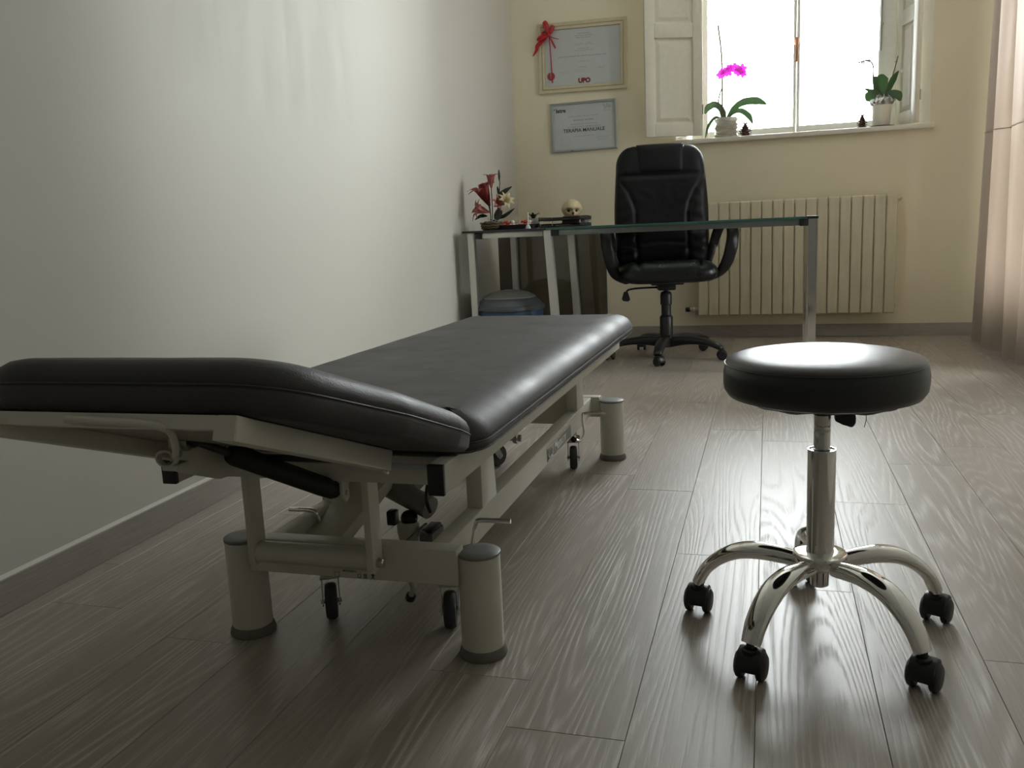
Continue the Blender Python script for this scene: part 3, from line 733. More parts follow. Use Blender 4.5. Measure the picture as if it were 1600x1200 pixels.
# raised headrest: cushion, frame, underside board, bracket, gas spring, lever
TH = math.radians(19.8); HY, HZ = 1.262, 0.434
HD = Vector((0, -math.cos(TH), math.sin(TH))); HN = Vector((0, math.sin(TH), math.cos(TH)))
def HP(x, v, w): return Vector((x, HY, HZ)) + HD * v + HN * w
HL = 0.452
out = resample(round_poly([(-1.054, -0.01), (-1.058, 0.06), (-1.036, 0.22), (-0.966, HL), (-0.533, HL), (-0.462, 0.22), (-0.443, 0.06), (-0.448, -0.01)][::-1], [0.025, 0.05, 0.10, 0.115, 0.115, 0.10, 0.05, 0.025][::-1], 8), 0.04)
# orientation check for the outline (counter clockwise in x, v)
ar = sum(out[i-1][0]*out[i][1] - out[i][0]*out[i-1][1] for i in range(len(out)))
if ar < 0: out = out[::-1]
hp = [(0.022, 0.0), (0.008, 0.002), (0.001, 0.009), (0.0, 0.020), (0.0, 0.0275), (0.0016, 0.0285), (0.0005, 0.0295), (0.0015, 0.038), (0.007, 0.048), (0.017, 0.0555), (0.032, 0.0605), (0.050, 0.063)]
def HC(x, v, w): return HP(x, v, w * (1.0 + 0.20 * v / HL))
bm = NB(); cushion(bm, out, hp, lambda x, v, w: HC(x, v, w + 0.0006 * mnoise.noise(Vector((x*16, v*16, 3)))), 0.009)
hc = obj('head_cushion', bm, 'vinyl', couch, smooth=60)
P = [Vector((*p, 0)) for p in out]
bm = NB(); sweep(bm, [HC(p.x, p.y, 0.0285) for p in P], 0.0016, seg=6, closed=True, up=HN); obj('cushion_seam', bm, 'vinyl', hc)
hf = None
for xa, xb in ((-0.940, -0.911), (-0.600, -0.570)):
    bm = NB(); prism(bm, [(0.02, -0.0005), (0.452, -0.0005), (0.452, -0.031), (0.02, -0.034)], lambda u, v, w: HP(w, u, v), xa, xb, 0.003)
    hf = obj('headrest_rail', bm, 'cream_metal', couch)
    bm = NB(); prism(bm, [(0.452, -0.0015), (0.4535, -0.0015), (0.4535, -0.030), (0.452, -0.030)], lambda u, v, w: HP(w, u, v), xa + 0.001, xb - 0.001); obj('rail_end_cap', bm, 'cream_plastic', hf)
bm = NB(); s = box(bm, -0.912, -0.599, 0, 1, 0, 1, 0)
for v in s: v.co = HP(v.co.x, 0.426 + 0.02 * v.co.y, -0.017 + 0.0165 * v.co.z)
obj('headrest_bar', bm, 'cream_metal', couch)
bm = NB(); s = box(bm, -0.911, -0.600, 0, 1, 0, 1, 0)
for v in s: v.co = HP(v.co.x, 0.02 + 0.41 * v.co.y, -0.008 + 0.0075 * v.co.z)
obj('underside_board', bm, 'motor_grey', couch)
bm = NB(); prism(bm, [(1.085, 0.490), (1.262, 0.428), (1.262, 0.400), (1.235, 0.393), (1.19, 0.397), (1.095, 0.436), (1.085, 0.450)], lambda u, v, w: Vector((w, u, v)), -0.866, -0.856, 0.0015)
br = obj('headrest_bracket', bm, 'cream_metal', couch)
bm = NB(); lathe(bm, [(0.013, 0), (0.013, 0.006), (0.010, 0.010)], 20, (-0.857, 1.112, 0.478), (1, 0, 0)); lathe(bm, [(0.006, 0), (0.006, 0.005)], 10, (-0.857, 1.092, 0.4655), (1, 0, 0)); obj('bracket_pin', bm, 'zinc', br)
A, B = Vector((-0.838, 1.110, 0.482)), Vector((-0.733, 1.352, 0.331)); D = (B - A).normalized()
bm = NB(); cyl(bm, A, A + D * 0.10, 0.0065, 14); ball(bm, A, 0.011, 0.011, 0.011, 12, 8); cyl(bm, A - Vector((0.02, 0, 0)), A + Vector((0.008, 0, 0)), 0.007, 12)
gs = obj('gas_spring', bm, 'black', couch)
L_ = (B - A).length
bm = NB(); lathe(bm, [(0.0085, 0.064), (0.0145, 0.068), (0.0175, 0.078), (0.0178, L_ - 0.04), (0.0165, L_ - 0.012), (0.012, L_ - 0.003)], 22, A, D); obj('spring_sleeve', bm, 'black_soft', gs, label='matt black foam sleeve')
bm = NB(); sweep(bm, [A + D * 0.062 + Vector((0.004 * math.cos(a), 0.002, 0.010 + 0.008 * math.sin(a))) for a in [PI * k / 8 for k in range(9)]], 0.0012, seg=6); obj('retaining_clip', bm, 'steel', gs)
bm = NB(); prism(bm, [(1.338, 0.357), (1.364, 0.357), (1.364, 0.318), (1.352, 0.312), (1.338, 0.325)], lambda u, v, w: Vector((w, u, v)), -0.722, -0.716, 0.001); prism(bm, [(1.338, 0.357), (1.364, 0.357), (1.364, 0.318), (1.352, 0.312), (1.338, 0.325)], lambda u, v, w: Vector((w, u, v)), -0.750, -0.744, 0.001)
cyl(bm, (-0.752, 1.351, 0.330), (-0.712, 1.351, 0.330), 0.005, 10); obj('spring_bracket', bm, 'cream_metal', couch)
bm = NB(); sweep(bm, smooth_path([(-0.804, 0.832, 0.5790), (-0.74, 0.832, 0.5770), (-0.692, 0.833, 0.5745), (-0.676, 0.852, 0.562), (-0.755, 0.96, 0.512), (-0.842, 1.068, 0.467)], 6), 0.0048, seg=10)
lv = obj('headrest_lever', bm, 'cream_metal', couch, label='long bent release lever')
bm = NB(); sweep(bm, [(-0.838 - 0.016 + 0.016 * math.cos(a), 1.065, 0.466 + 0.012 * math.sin(a)) for a in [2*PI*k/16 for k in range(16)]], 0.003, 0.006, 6, (0, 1, 0), closed=True); box(bm, -0.862, -0.834, 1.06, 1.09, 0.447, 0.457, 0.002); obj('lever_pivot', bm, 'cream_metal', lv)
bm = NB(); box(bm, -0.735, -0.615, 1.268, 1.300, 0.4195, 0.4235); box(bm, -0.90, -0.645, 1.235, 1.243, 0.418, 0.427); obj('black_bar', bm, 'black', couch)  # two thin black bars below the rear end of the head cushion
bm = NB(); box(bm, -0.62, -0.515, 1.272, 1.296, 0.400, 0.404); obj('hinge_plate', bm, 'paper', couch)
bm = NB(); lathe(bm, [(0.009, 0), (0.009, 0.006), (0.006, 0.008)], 6, (-0.5935, 1.255, 0.405), (1, 0, 0)); obj('hinge_bolt', bm, 'steel', couch)

# ------------------------------------------------------------------ rolling stool
stool = thing('rolling_stool', 'round black padded stool with chrome five arm base in the foreground', 'stool', (0.097, 1.635, 0))
bm = NB()
sp = [(0.100, 0.455), (0.150, 0.4575), (0.165, 0.4625), (0.1725, 0.474), (0.1745, 0.488), (0.1742, 0.504), (0.1715, 0.5175), (0.1700, 0.5200), (0.1712, 0.5215), (0.1695, 0.5250), (0.162, 0.5300), (0.148, 0.5345), (0.120, 0.5392), (0.085, 0.5422), (0.045, 0.5438), (0.004, 0.5442)]
lathe(bm, sp, 72); seat = obj('seat', bm, 'vinyl_dark', stool, local=True, smooth=60)
bm = NB(); sweep(bm, [(0.1712 * math.cos(a), 0.1712 * math.sin(a), 0.5206) for a in [2*PI*k/72 for k in range(72)]], 0.0015, seg=6, closed=True); obj('piping', bm, 'vinyl_dark', seat, local=True)
bm = NB()
rr = [[bm.verts.new((r * math.cos(2*PI*k/72), r * math.sin(2*PI*k/72), z - (0.0012 * (math.sin(k*1.3) + math.sin(k*0.53 + 1)) if r > 0.12 else 0))) for k in range(72)] for r, z in ((0.150, 0.459), (0.142, 0.4535), (0.125, 0.4505), (0.06, 0.4485))]
for i in range(3):
    for k in range(72): bm.faces.new((rr[i][k], rr[i][(k+1) % 72], rr[i+1][(k+1) % 72], rr[i+1][k]))
bm.faces.new(rr[-1]); obj('underside_cloth', bm, 'black_soft', seat, local=True)
bm = NB(); sweep(bm, smooth_path([(0.062, -0.10, 0.452), (0.063, -0.102, 0.44), (0.0605, -0.10, 0.425)], 4), 0.0006, seg=5); obj('loose_thread', bm, 'black_soft', seat, local=True)
bm = NB(); lathe(bm, [(0.028, 0.449), (0.028, 0.436), (0.024, 0.430), (0.016, 0.428), (0.0155, 0.424)], 28); cl = obj('seat_collar', bm, 'black', stool, local=True, label='black plastic collar')
bm = NB(); prism(bm, [(0.020, 0.445), (0.046, 0.442), (0.056, 0.425), (0.056, 0.410), (0.050, 0.402), (0.034, 0.408), (0.020, 0.414)], lambda u, v, w: Vector((u, w, v)), -0.012, 0.010, 0.004); obj('height_lever', bm, 'black', stool, local=True, label='black height paddle')
bm = NB(); lathe(bm, [(0.0145, 0.355), (0.0145, 0.392), (0.0141, 0.3925), (0.0141, 0.394), (0.0145, 0.3945), (0.0145, 0.404), (0.0141, 0.4045), (0.0145, 0.4055), (0.0145, 0.436)], 28); obj('piston', bm, 'steel', stool, local=True)
bm = NB(); lathe(bm, [(0.0195, 0.350), (0.0225, 0.3605), (0.0245, 0.3605), (0.0248, 0.357), (0.0245, 0.17), (0.0255, 0.165)], 40, cap=False); tube = obj('column_tube', bm, 'chrome', stool, local=True)
bm = NB(); lathe(bm, [(0.0145, 0.3585), (0.0228, 0.3585), (0.0222, 0.352), (0.0145, 0.352)], 28, cap=False); obj('tube_bushing', bm, 'black', tube, local=True)
bm = NB(); lathe(bm, [(0.014, 0.098), (0.0165, 0.100), (0.0175, 0.128), (0.026, 0.134), (0.043, 0.142), (0.047, 0.150), (0.0485, 0.156), (0.049, 0.160), (0.0475, 0.1635), (0.042, 0.165), (0.026, 0.1655)], 48); obj('hub', bm, 'chrome', stool, local=True)
leg0 = None; stool_castor = None
for k in range(5):
    an = math.radians(-49.2 + 72 * k)
    m_ = Matrix.Rotation(an, 4, 'Z')
    if leg0 is None:
        prof = smooth_path([(0.036, 0, 0.142), (0.075, 0, 0.1475), (0.115, 0, 0.1495), (0.155, 0, 0.142), (0.190, 0, 0.122), (0.216, 0, 0.096), (0.232, 0, 0.066)], 6); n_ = len(prof)
        bm = NB(); sweep(bm, prof, lerpl([0.0140, 0.0165, 0.0215, 0.0230, 0.0220, 0.0205, 0.0175], n_), lerpl([0.0150, 0.0165, 0.0170, 0.0155, 0.0135, 0.0125, 0.012], n_), 18, (0, 0, 1))
        leg0 = obj('base_leg', bm, 'chrome', stool, local=True, smooth=60); leg0.matrix_basis = m_
        bm = NB(); cyl(bm, (0.234, 0, 0.052), (0.234, 0, 0.072), 0.0065, 12); lathe(bm, [(0.012, 0.050), (0.0135, 0.052), (0.0135, 0.058), (0.011, 0.060)], 18, (0.234, 0, 0))
        # hood over two wheels
        hood = [(-0.0275, 0.020), (-0.0275, 0.034), (-0.022, 0.047), (-0.012, 0.056), (0.004, 0.058), (0.018, 0.051), (0.0265, 0.037), (0.0275, 0.020)]
        prism(bm, hood, lambda u, v, w: Vector((0.242 + u, w, v)), -0.0215, 0.0215, 0.005)
        cyl(bm, (0.242, -0.022, 0.0255), (0.242, 0.022, 0.0255), 0.005, 10)
        stool_castor = obj('castor', bm, 'black', stool, local=True)
        WH = []
        for s_ in (-1, 1):
            bm = NB(); lathe(bm, [(0.008, 0.0), (0.022, 0.0), (0.0245, 0.002), (0.0250, 0.006), (0.0240, 0.011), (0.019, 0.0145), (0.006, 0.0155)], 24, (0.242, s_ * 0.0115, 0.025), (0, s_, 0)); WH.append(obj('castor_wheel', bm, 'black', stool_castor, local=True))
        rotc = (-0.44, -0.44, 0.3, -0.18, -0.24)
        base_m = lambda kk: Matrix.Rotation(math.radians(-49.2 + 72 * kk), 4, 'Z') @ Matrix.Translation((0.234, 0, 0)) @ Matrix.Rotation((math.radians(49.2 - 72 * kk) + PI/2 + rotc[kk]), 4, 'Z') @ Matrix.Translation((-0.234, 0, 0))
        stool_castor.matrix_basis = base_m(0)
    else:
        copy_part(leg0, stool, m_)
        c = copy_part(stool_castor, stool, base_m(k))
        for w_ in WH: copy_part(w_, c)

# ------------------------------------------------------------------ office chair (faces -Y in its own space, turned a little)
chair = thing('office_chair', 'black leather high back office chair pushed under the glass desk', 'office chair', (-0.560, 5.085, 0), (0, 0, 0.20))
def pad(bm, fn, nu, nv):
    """closed pad from fn(u, v, side): u in [-1, 1], v in [0, 1], side +1 front / -1 rear"""
    G = {}
    for s_ in (1, -1):
        for i in range(nu + 1):
            for j in range(nv + 1):
                edge = i in (0, nu) or j in (0, nv)
                if s_ == -1 and edge: G[(s_, i, j)] = G[(1, i, j)]; continue
                G[(s_, i, j)] = bm.verts.new(fn(-1 + 2*i/nu, j/nv, s_))
    for s_ in (1, -1):
        for i in range(nu):
            for j in range(nv):
                q = (G[(s_, i, j)], G[(s_, i+1, j)], G[(s_, i+1, j+1)], G[(s_, i, j+1)])
                bm.faces.new(q if s_ == 1 else q[::-1])
BZ0, BZ1 = 0.50, 1.222
def uu(u): return math.copysign(abs(u) ** 0.8, u)
def vv(v): t_ = 2*v - 1; return 0.5 + 0.5 * math.copysign(abs(t_) ** 0.8, t_)
def back_fn(u, v, s):
    u, v = uu(u), vv(v)
    z = BZ0 + (BZ1 - BZ0) * v
    w = 0.262 + 0.014 * math.sin(PI * min(1, v * 1.3)) - 0.020 * max(0, v - 0.75) * 4 * 0.5
    if v > 0.84: q = (v - 0.84) / 0.16; w = (w - 0.10) + 0.10 * math.sqrt(max(0, 1 - q**2.2))
    if v < 0.08: q = (0.08 - v) / 0.08; w = (w - 0.04) + 0.04 * math.sqrt(max(0, 1 - q*q))
    x = u * w
    ax = abs(x)
    yc = 0.205 + 0.075 * v + 0.035 * (v - 0.4) ** 2 * 2 - 0.03 * math.exp(-((v - 0.16) / 0.14) ** 2)
    e = (max(0, 1 - abs(u) ** 7) * max(0, 1 - abs(2*v - 1) ** 14)) ** 0.5
    if s < 0: return Vector((x, yc + 0.045 * e + 0.012 * (1 - u*u) * e, z))
    d = 0.055 * e
    cx_ = 0.150 + 0.11 * max(0, (z - 0.80) / 0.24) ** 2.0
    if z < 1.06: d -= 0.016 * math.exp(-((ax - cx_) / 0.011) ** 2) * e
    if ax < cx_: d += 0.006 * e
    else: d += (0.010 + 0.003 * math.sin(z * 95 + ax * 25)) * e
    for zz in (0.655, 0.745): d -= 0.010 * math.exp(-((z - zz - 0.01 * math.cos(x * 14)) / 0.012) ** 2) * e * (1 if ax < cx_ else 0.3)
    d -= 0.012 * math.exp(-((z - 1.045) / 0.012) ** 2) * e
    d += 0.0025 * mnoise.noise(Vector((x * 22, z * 30, 1))) * e
    return Vector((x, yc - d - 0.018 * u * u * e, z))
bm = NB(); pad(bm, back_fn, 56, 76); bk = obj('backrest', bm, 'leather', chair, local=True, smooth=70)
def head_fn(u, v, s):
    u, v = uu(u), vv(v)
    x = u * 0.138; z = 1.058 + 0.170 * v
    e = (max(0, 1 - abs(u) ** 8) * max(0, 1 - abs(2*v - 1) ** 5)) ** 0.5
    yc = 0.228 + 0.028 * v
    return Vector((x, yc - (0.030 * e if s > 0 else -0.03 * e), z - 0.004 * u * u))
bm = NB(); pad(bm, head_fn, 24, 22); obj('headrest', bm, 'leather', bk, local=True, smooth=70)
def seat_fn(u, v, s):
    u, v = uu(u), vv(v)
    y = -0.292 + 0.50 * v
    w = 0.272
    if v < 0.30: q = (0.30 - v) / 0.30; w = (w - 0.085) + 0.085 * math.sqrt(max(0, 1 - q**2.4))
    if v > 0.9: q = (v - 0.9) / 0.1; w = (w - 0.04) + 0.04 * math.sqrt(max(0, 1 - q*q))
    x = u * w; ax = abs(x)
    e = (max(0, 1 - abs(u) ** 6) * max(0, 1 - abs(2*v - 1) ** 9)) ** 0.5
    zc = 0.492
    if s < 0: return Vector((x, y, zc - 0.052 * e))
    d = 0.062 * e + 0.012 * math.exp(-((v - 0.18) / 0.16) ** 2) * e
    g = 0.145 + 0.02 * (1 - v)
    d -= 0.017 * math.exp(-((ax - g) / 0.010) ** 2) * e
    d -= 0.010 * math.exp(-((v - 0.40) / 0.02) ** 2) * e * (1 if ax < g else 0)
    d += 0.0025 * mnoise.noise(Vector((x * 25, y * 25, 5))) * e
    return Vector((x, y, zc + d))
bm = NB(); pad(bm, seat_fn, 52, 44); obj('seat', bm, 'leather_seat', chair, local=True, smooth=70)
for s_ in (1, -1):
    pts = [(0.235, 0.13, 0.475), (0.268, 0.165, 0.56), (0.300, 0.150, 0.665), (0.318, 0.085, 0.735), (0.330, -0.03, 0.748), (0.338, -0.150, 0.742), (0.340, -0.225, 0.712), (0.333, -0.245, 0.645), (0.316, -0.215, 0.56), (0.285, -0.150, 0.49), (0.225, -0.08, 0.448)]
    P = smooth_path([(x * s_, y, z) for x, y, z in pts], 5); n_ = len(P)
    bm = NB(); sweep(bm, P, lerpl([0.02, 0.026, 0.028, 0.030, 0.032, 0.032, 0.032, 0.033, 0.032, 0.028, 0.02], n_), lerpl([0.012, 0.014, 0.015, 0.015, 0.016, 0.017, 0.022, 0.024, 0.022, 0.018, 0.012], n_), 14, (s_ * 0.2, 0, 1), power=0.75)
    arm = obj('armrest', bm, 'black', chair, local=True, smooth=60)
    bm = NB(); P = smooth_path([(0.318 * s_, 0.075, 0.748), (0.330 * s_, -0.03, 0.762), (0.338 * s_, -0.15, 0.757), (0.339 * s_, -0.205, 0.738)], 5); sweep(bm, P, 0.027, 0.007, 12, (0, 0, 1), power=0.7); obj('arm_pad', bm, 'leather', arm, local=True, smooth=60)
bm = NB(); box(bm, -0.09, 0.09, -0.12, 0.13, 0.425, 0.442, 0.004); box(bm, -0.05, 0.05, -0.075, 0.08, 0.392, 0.427, 0.008); mech = obj('tilt_mechanism', bm, 'black', chair, local=True)
bm = NB(); sweep(bm, smooth_path([(-0.045, -0.02, 0.408), (-0.15, -0.055, 0.410), (-0.215, -0.07, 0.404), (-0.232, -0.075, 0.386)], 5), 0.0055, seg=8)
lvr = obj('tilt_lever', bm, 'black', mech, local=True)
bm = NB(); prism(bm, round_poly([(-0.243, 0.394), (-0.221, 0.394), (-0.208, 0.348), (-0.222, 0.338), (-0.248, 0.342), (-0.256, 0.352)][::-1], 0.006, 3), lambda u, v, w: Vector((u, w, v)), -0.083, -0.067); obj('lever_paddle', bm, 'black', chair, local=True)
bm = NB(); lathe(bm, [(0.014, 0.30), (0.014, 0.395)], 20); obj('gas_piston', bm, 'black', chair, local=True)
bm = NB(); lathe(bm, [(0.031, 0.07), (0.037, 0.085), (0.0375, 0.235), (0.033, 0.242), (0.0275, 0.246), (0.0275, 0.305), (0.033, 0.309), (0.033, 0.362), (0.030, 0.375), (0.022, 0.382)], 28); obj('column_cover', bm, 'black', chair, local=True)
bm = NB(); lathe(bm, [(0.040, 0.062), (0.048, 0.068), (0.050, 0.115), (0.043, 0.128), (0.038, 0.130)], 28); obj('base_hub', bm, 'black', chair, local=True)
leg0 = None
for k in range(5):
    an = math.radians(-92 - 11.5 + 72 * k); m_ = Matrix.Rotation(an, 4, 'Z')
    if leg0 is None:
        P = smooth_path([(0.040, 0, 0.094), (0.12, 0, 0.104), (0.20, 0, 0.103), (0.27, 0, 0.093), (0.325, 0, 0.073), (0.338, 0, 0.062)], 5); n_ = len(P)
        bm = NB(); sweep(bm, P, lerpl([0.033, 0.032, 0.030, 0.028, 0.025, 0.021], n_), lerpl([0.032, 0.026, 0.021, 0.018, 0.016, 0.011], n_), 14, (0, 0, 1), power=0.7)
        leg0 = obj('base_leg', bm, 'black', chair, local=True, smooth=50); leg0.matrix_basis = m_
        bm = NB(); cyl(bm, (0.328, 0, 0.045), (0.328, 0, 0.072), 0.007, 10)
        prism(bm, [(-0.029, 0.022), (-0.028, 0.038), (-0.020, 0.051), (-0.010, 0.058), (0.006, 0.060), (0.020, 0.053), (0.028, 0.038), (0.029, 0.022)], lambda u, v, w: Vector((0.338 + u, w, v)), -0.021, 0.021, 0.005)
        c0 = obj('castor', bm, 'black', chair, local=True)
        WH = []
        for s_ in (-1, 1):
            bm = NB(); lathe(bm, [(0.008, 0.0), (0.024, 0.0), (0.0268, 0.003), (0.0268, 0.008), (0.022, 0.014), (0.006, 0.015)], 22, (0.338, s_ * 0.013, 0.027), (0, s_, 0)); WH.append(obj('castor_wheel', bm, 'black', c0, local=True))
        rc = (0.9, 0.5, 2.2, -0.4, 1.2)
        cm = lambda kk: Matrix.Rotation(math.radians(-103.5 + 72 * kk), 4, 'Z') @ Matrix.Translation((0.328, 0, 0)) @ Matrix.Rotation(rc[kk], 4, 'Z') @ Matrix.Translation((-0.328, 0, 0))
        c0.matrix_basis = cm(0)
    else:
        copy_part(leg0, chair, m_); c = copy_part(c0, chair, cm(k))
        for w_ in WH: copy_part(w_, c)

# ------------------------------------------------------------------ glass desk and its side table
GT = 0.7715; YD0, YD1 = 4.56, 5.20
def rails_legs(root, legs, rails, corner, mat='alu', rail_mat='desk_metal'):
    for (x, y, dx, dy, w) in legs:
        bm = NB(); q = [(-w/2, -0.02), (w/2, -0.02), (w/2, 0.02), (-w/2, 0.02)]
        lo = [bm.verts.new((x + dx + a, y + dy + b, 0.0)) for a, b in q]; hi = [bm.verts.new((x + a, y + b, GT - 0.012)) for a, b in q]
        bm.faces.new(lo[::-1]); bm.faces.new(hi)
        for k in range(4): bm.faces.new((lo[k], lo[(k+1) % 4], hi[(k+1) % 4], hi[k]))
        bmesh.ops.bevel(bm, geom=list(bm.edges), offset=0.003, segments=2, affect='EDGES')
        obj('leg', bm, 'chrome' if x > 0 else mat, root)
    for (a, b) in rails:
        bm = NB(); beam(bm, a, b, 0.020, 0.030, bev=0.002); obj('frame_rail', bm, rail_mat, root)
    for (x, y) in corner:
        bm = NB(); box(bm, x - 0.020, x + 0.020, y - 0.020, y + 0.022, GT - 0.045, GT - 0.010, 0.003); obj('corner_block', bm, 'black', root, label='black plastic corner block')
desk = thing('glass_desk', 'clear glass desk on chrome legs in front of the office chair', 'desk', (-0.45, 4.88, 0))
def glass_top(root, x0, x1, y0, y1, mats):
    bm = NB(); box(bm, x0, x1, y0, y1, GT - 0.011, GT, 0.0)
    for f in bm.faces: f.material_index = 0 if abs(f.normal.z) > 0.5 else 1
    bm.normal_update()
    for f in bm.faces: f.material_index = 0 if abs(f.normal.z) > 0.5 else 1
    return obj('glass_top', bm, mats, root, smooth=0)
glass_top(desk, -1.128, 0.234, YD0, YD1, ['desk_glass', 'glass_edge'])
rails_legs(desk, [(-1.122, 4.586, 0.040, 0, 0.042), (-1.122, 5.160, 0.035, 0, 0.042), (0.208, 4.586, 0.004, 0, 0.040), (0.208, 5.165, 0.004, 0, 0.040)],
           [((-1.10, 4.586, GT - 0.027), (0.17, 4.586, GT - 0.027)), ((-1.10, 5.172, GT - 0.027), (0.187, 5.172, GT - 0.027)), ((0.208, 4.606, GT - 0.027), (0.208, 5.145, GT - 0.027))],
           [(-1.083, 4.586), (0.170, 4.586)])
bm = NB(); box(bm, 0.182, 0.236, 4.556, 4.61, GT - 0.012, GT + 0.002, 0.002); obj('corner_block', bm, 'black', desk)
bm = NB(); box(bm, -1.588, -0.925, 5.196, 5.203, 0.035, 0.742)
mp = obj('modesty_panel', bm, 'tint_glass', desk, smooth=0, label='smoked glass modesty panel')
bm = NB(); box(bm, -0.9255, -0.921, 5.194, 5.205, 0.035, 0.742, 0.001); obj('panel_edge', bm, 'glass_edge', mp)
side = thing('side_table', 'small dark glass side table against the left wall beside the desk', 'table', (-1.36, 4.88, 0))
glass_top(side, -1.592, -1.132, YD0 - 0.01, YD1, ['smoke_glass', 'smoke_glass'])
rails_legs(side, [(-1.552, 4.59, 0.006, 0, 0.036), (-1.478, 5.165, 0.006, 0, 0.036)],
           [((-1.535, 4.586, GT - 0.027), (-1.148, 4.586, GT - 0.027)), ((-1.46, 5.172, GT - 0.027), (-1.15, 5.172, GT - 0.027)), ((-1.548, 4.61, GT - 0.027), (-1.482, 5.145, GT - 0.027))],
           [(-1.508, 4.586)], rail_mat='alu')

# waste bin
binr = thing('waste_bin', 'grey blue plastic bin with domed lid under the side table', 'bin', (-1.392, 4.72, 0))
bm = NB(); lathe(bm, [(0.145, 0.0), (0.150, 0.006), (0.182, 0.318), (0.186, 0.322), (0.186, 0.33)], 40, (-1.392, 4.72, 0)); obj('bin_body', bm, 'bin', binr)
bm = NB(); lathe(bm, [(0.1865, 0.290), (0.1885, 0.30), (0.1885, 0.326), (0.187, 0.330)], 40, (-1.392, 4.72, 0), cap=False); obj('bin_bag', bm, 'bin_blue', binr, label='blue bin bag edge')
bm = NB(); lathe(bm, [(0.186, 0.330), (0.197, 0.332), (0.200, 0.340), (0.199, 0.352), (0.190, 0.356), (0.182, 0.362), (0.170, 0.378), (0.140, 0.402), (0.105, 0.418), (0.09, 0.420)], 44, (-1.392, 4.72, 0)); lid = obj('bin_lid', bm, 'bin', binr)
bm = NB(); lathe(bm, [(0.150, 0.3965), (0.148, 0.404), (0.110, 0.424), (0.06, 0.436), (0.02, 0.441)], 40, (-1.392, 4.72, 0)); obj('swing_flap', bm, 'grey_cap', lid, label='darker swing flap')

# ------------------------------------------------------------------ things on the side table and desk
def leaf(bm, pts, widths, th=0.0012, up=(0, 0, 1), n=5, seg=8):
    P = smooth_path(pts, n); sweep(bm, P, lerpl(widths, len(P)), th, seg, up)
arr = thing('lily_arrangement', 'low basket of artificial red and cream lilies on the dark side table', 'flower arrangement', (-1.482, 4.755, GT))
fx, fy = -1.482, 4.755
bm = NB(); lathe(bm, [(0.050, GT + 0.0005), (0.056, GT + 0.003), (0.064, GT + 0.034), (0.067, GT + 0.040), (0.064, GT + 0.043), (0.055, GT + 0.036)], 28, (fx, fy, 0)); bsk = obj('basket', bm, 'wicker', arr)
for zz in (0.012, 0.024, 0.040):
    bm = NB(); sweep(bm, [(fx + (0.057 + zz * 0.23) * math.cos(a), fy + (0.057 + zz * 0.23) * math.sin(a), GT + zz + 0.0025 * math.sin(a * 9)) for a in [2*PI*k/54 for k in range(54)]], 0.0035, seg=6, closed=True); obj('basket_weave', bm, 'wicker', bsk)
def lily(c, d, size, mat, npet=6, spread=0.75):
    d = Vector(d).normalized(); a = d.orthogonal().normalized(); b = d.cross(a); bm = NB(); c = Vector(c)
    for k in range(npet):
        t_ = 2*PI*k/npet + R0.uniform(-0.2, 0.2); o = a * math.cos(t_) + b * math.sin(t_)
        sp_ = spread * R0.uniform(0.8, 1.2)
        leaf(bm, [c, c + d * size * 0.4 + o * size * 0.12, c + d * size * 0.8 + o * size * 0.36 * sp_, c + d * size * (0.95 - 0.2 * sp_) + o * size * 0.78 * sp_], [size * 0.04, size * 0.15, size * 0.13, 0.001], 0.0011, o, 4, 8)
    return obj('blossom', bm, mat, arr)
lily((fx - 0.010, fy, 0.905), (-0.25, -0.3, 0.8), 0.145, 'lily', 6, 0.9)
lily((fx - 0.022, fy - 0.01, 0.955), (-0.25, -0.1, 1.0), 0.088, 'lily', 5, 0.5)
lily((fx + 0.004, fy, 1.000), (0.02, -0.1, 1.0), 0.092, 'lily_pink', 6, 0.65)
lily((fx - 0.006, fy - 0.02, 0.870), (-0.5, -0.4, 0.2), 0.100, 'lily_pink', 6, 0.9)
lily((fx + 0.022, fy - 0.01, 0.900), (0.5, -0.5, 0.3), 0.075, 'lily_pink', 6, 0.8)
lily((fx + 0.055, fy, 0.905), (0.45, -0.35, 0.30), 0.080, 'yellow_petal', 8, 1.0)
bm = NB()
for a, b in (((fx - 0.01, fy, 0.78), (fx - 0.010, fy, 0.91)), ((fx, fy, 0.78), (fx + 0.004, fy, 1.005)), ((fx, fy, 0.78), (fx - 0.022, fy - 0.01, 0.96)), ((fx + 0.01, fy, 0.78), (fx + 0.055, fy, 0.905)), ((fx + 0.01, fy, 0.78), (fx + 0.050, fy, 0.975)), ((fx + 0.05, fy, 0.97), (fx + 0.052, fy, 1.095))): sweep(bm, [a, (Vector(a) + Vector(b)) / 2 + Vector((0.004, 0, 0)), b], 0.0026, seg=7)
obj('stem', bm, 'leaf_dark', arr)
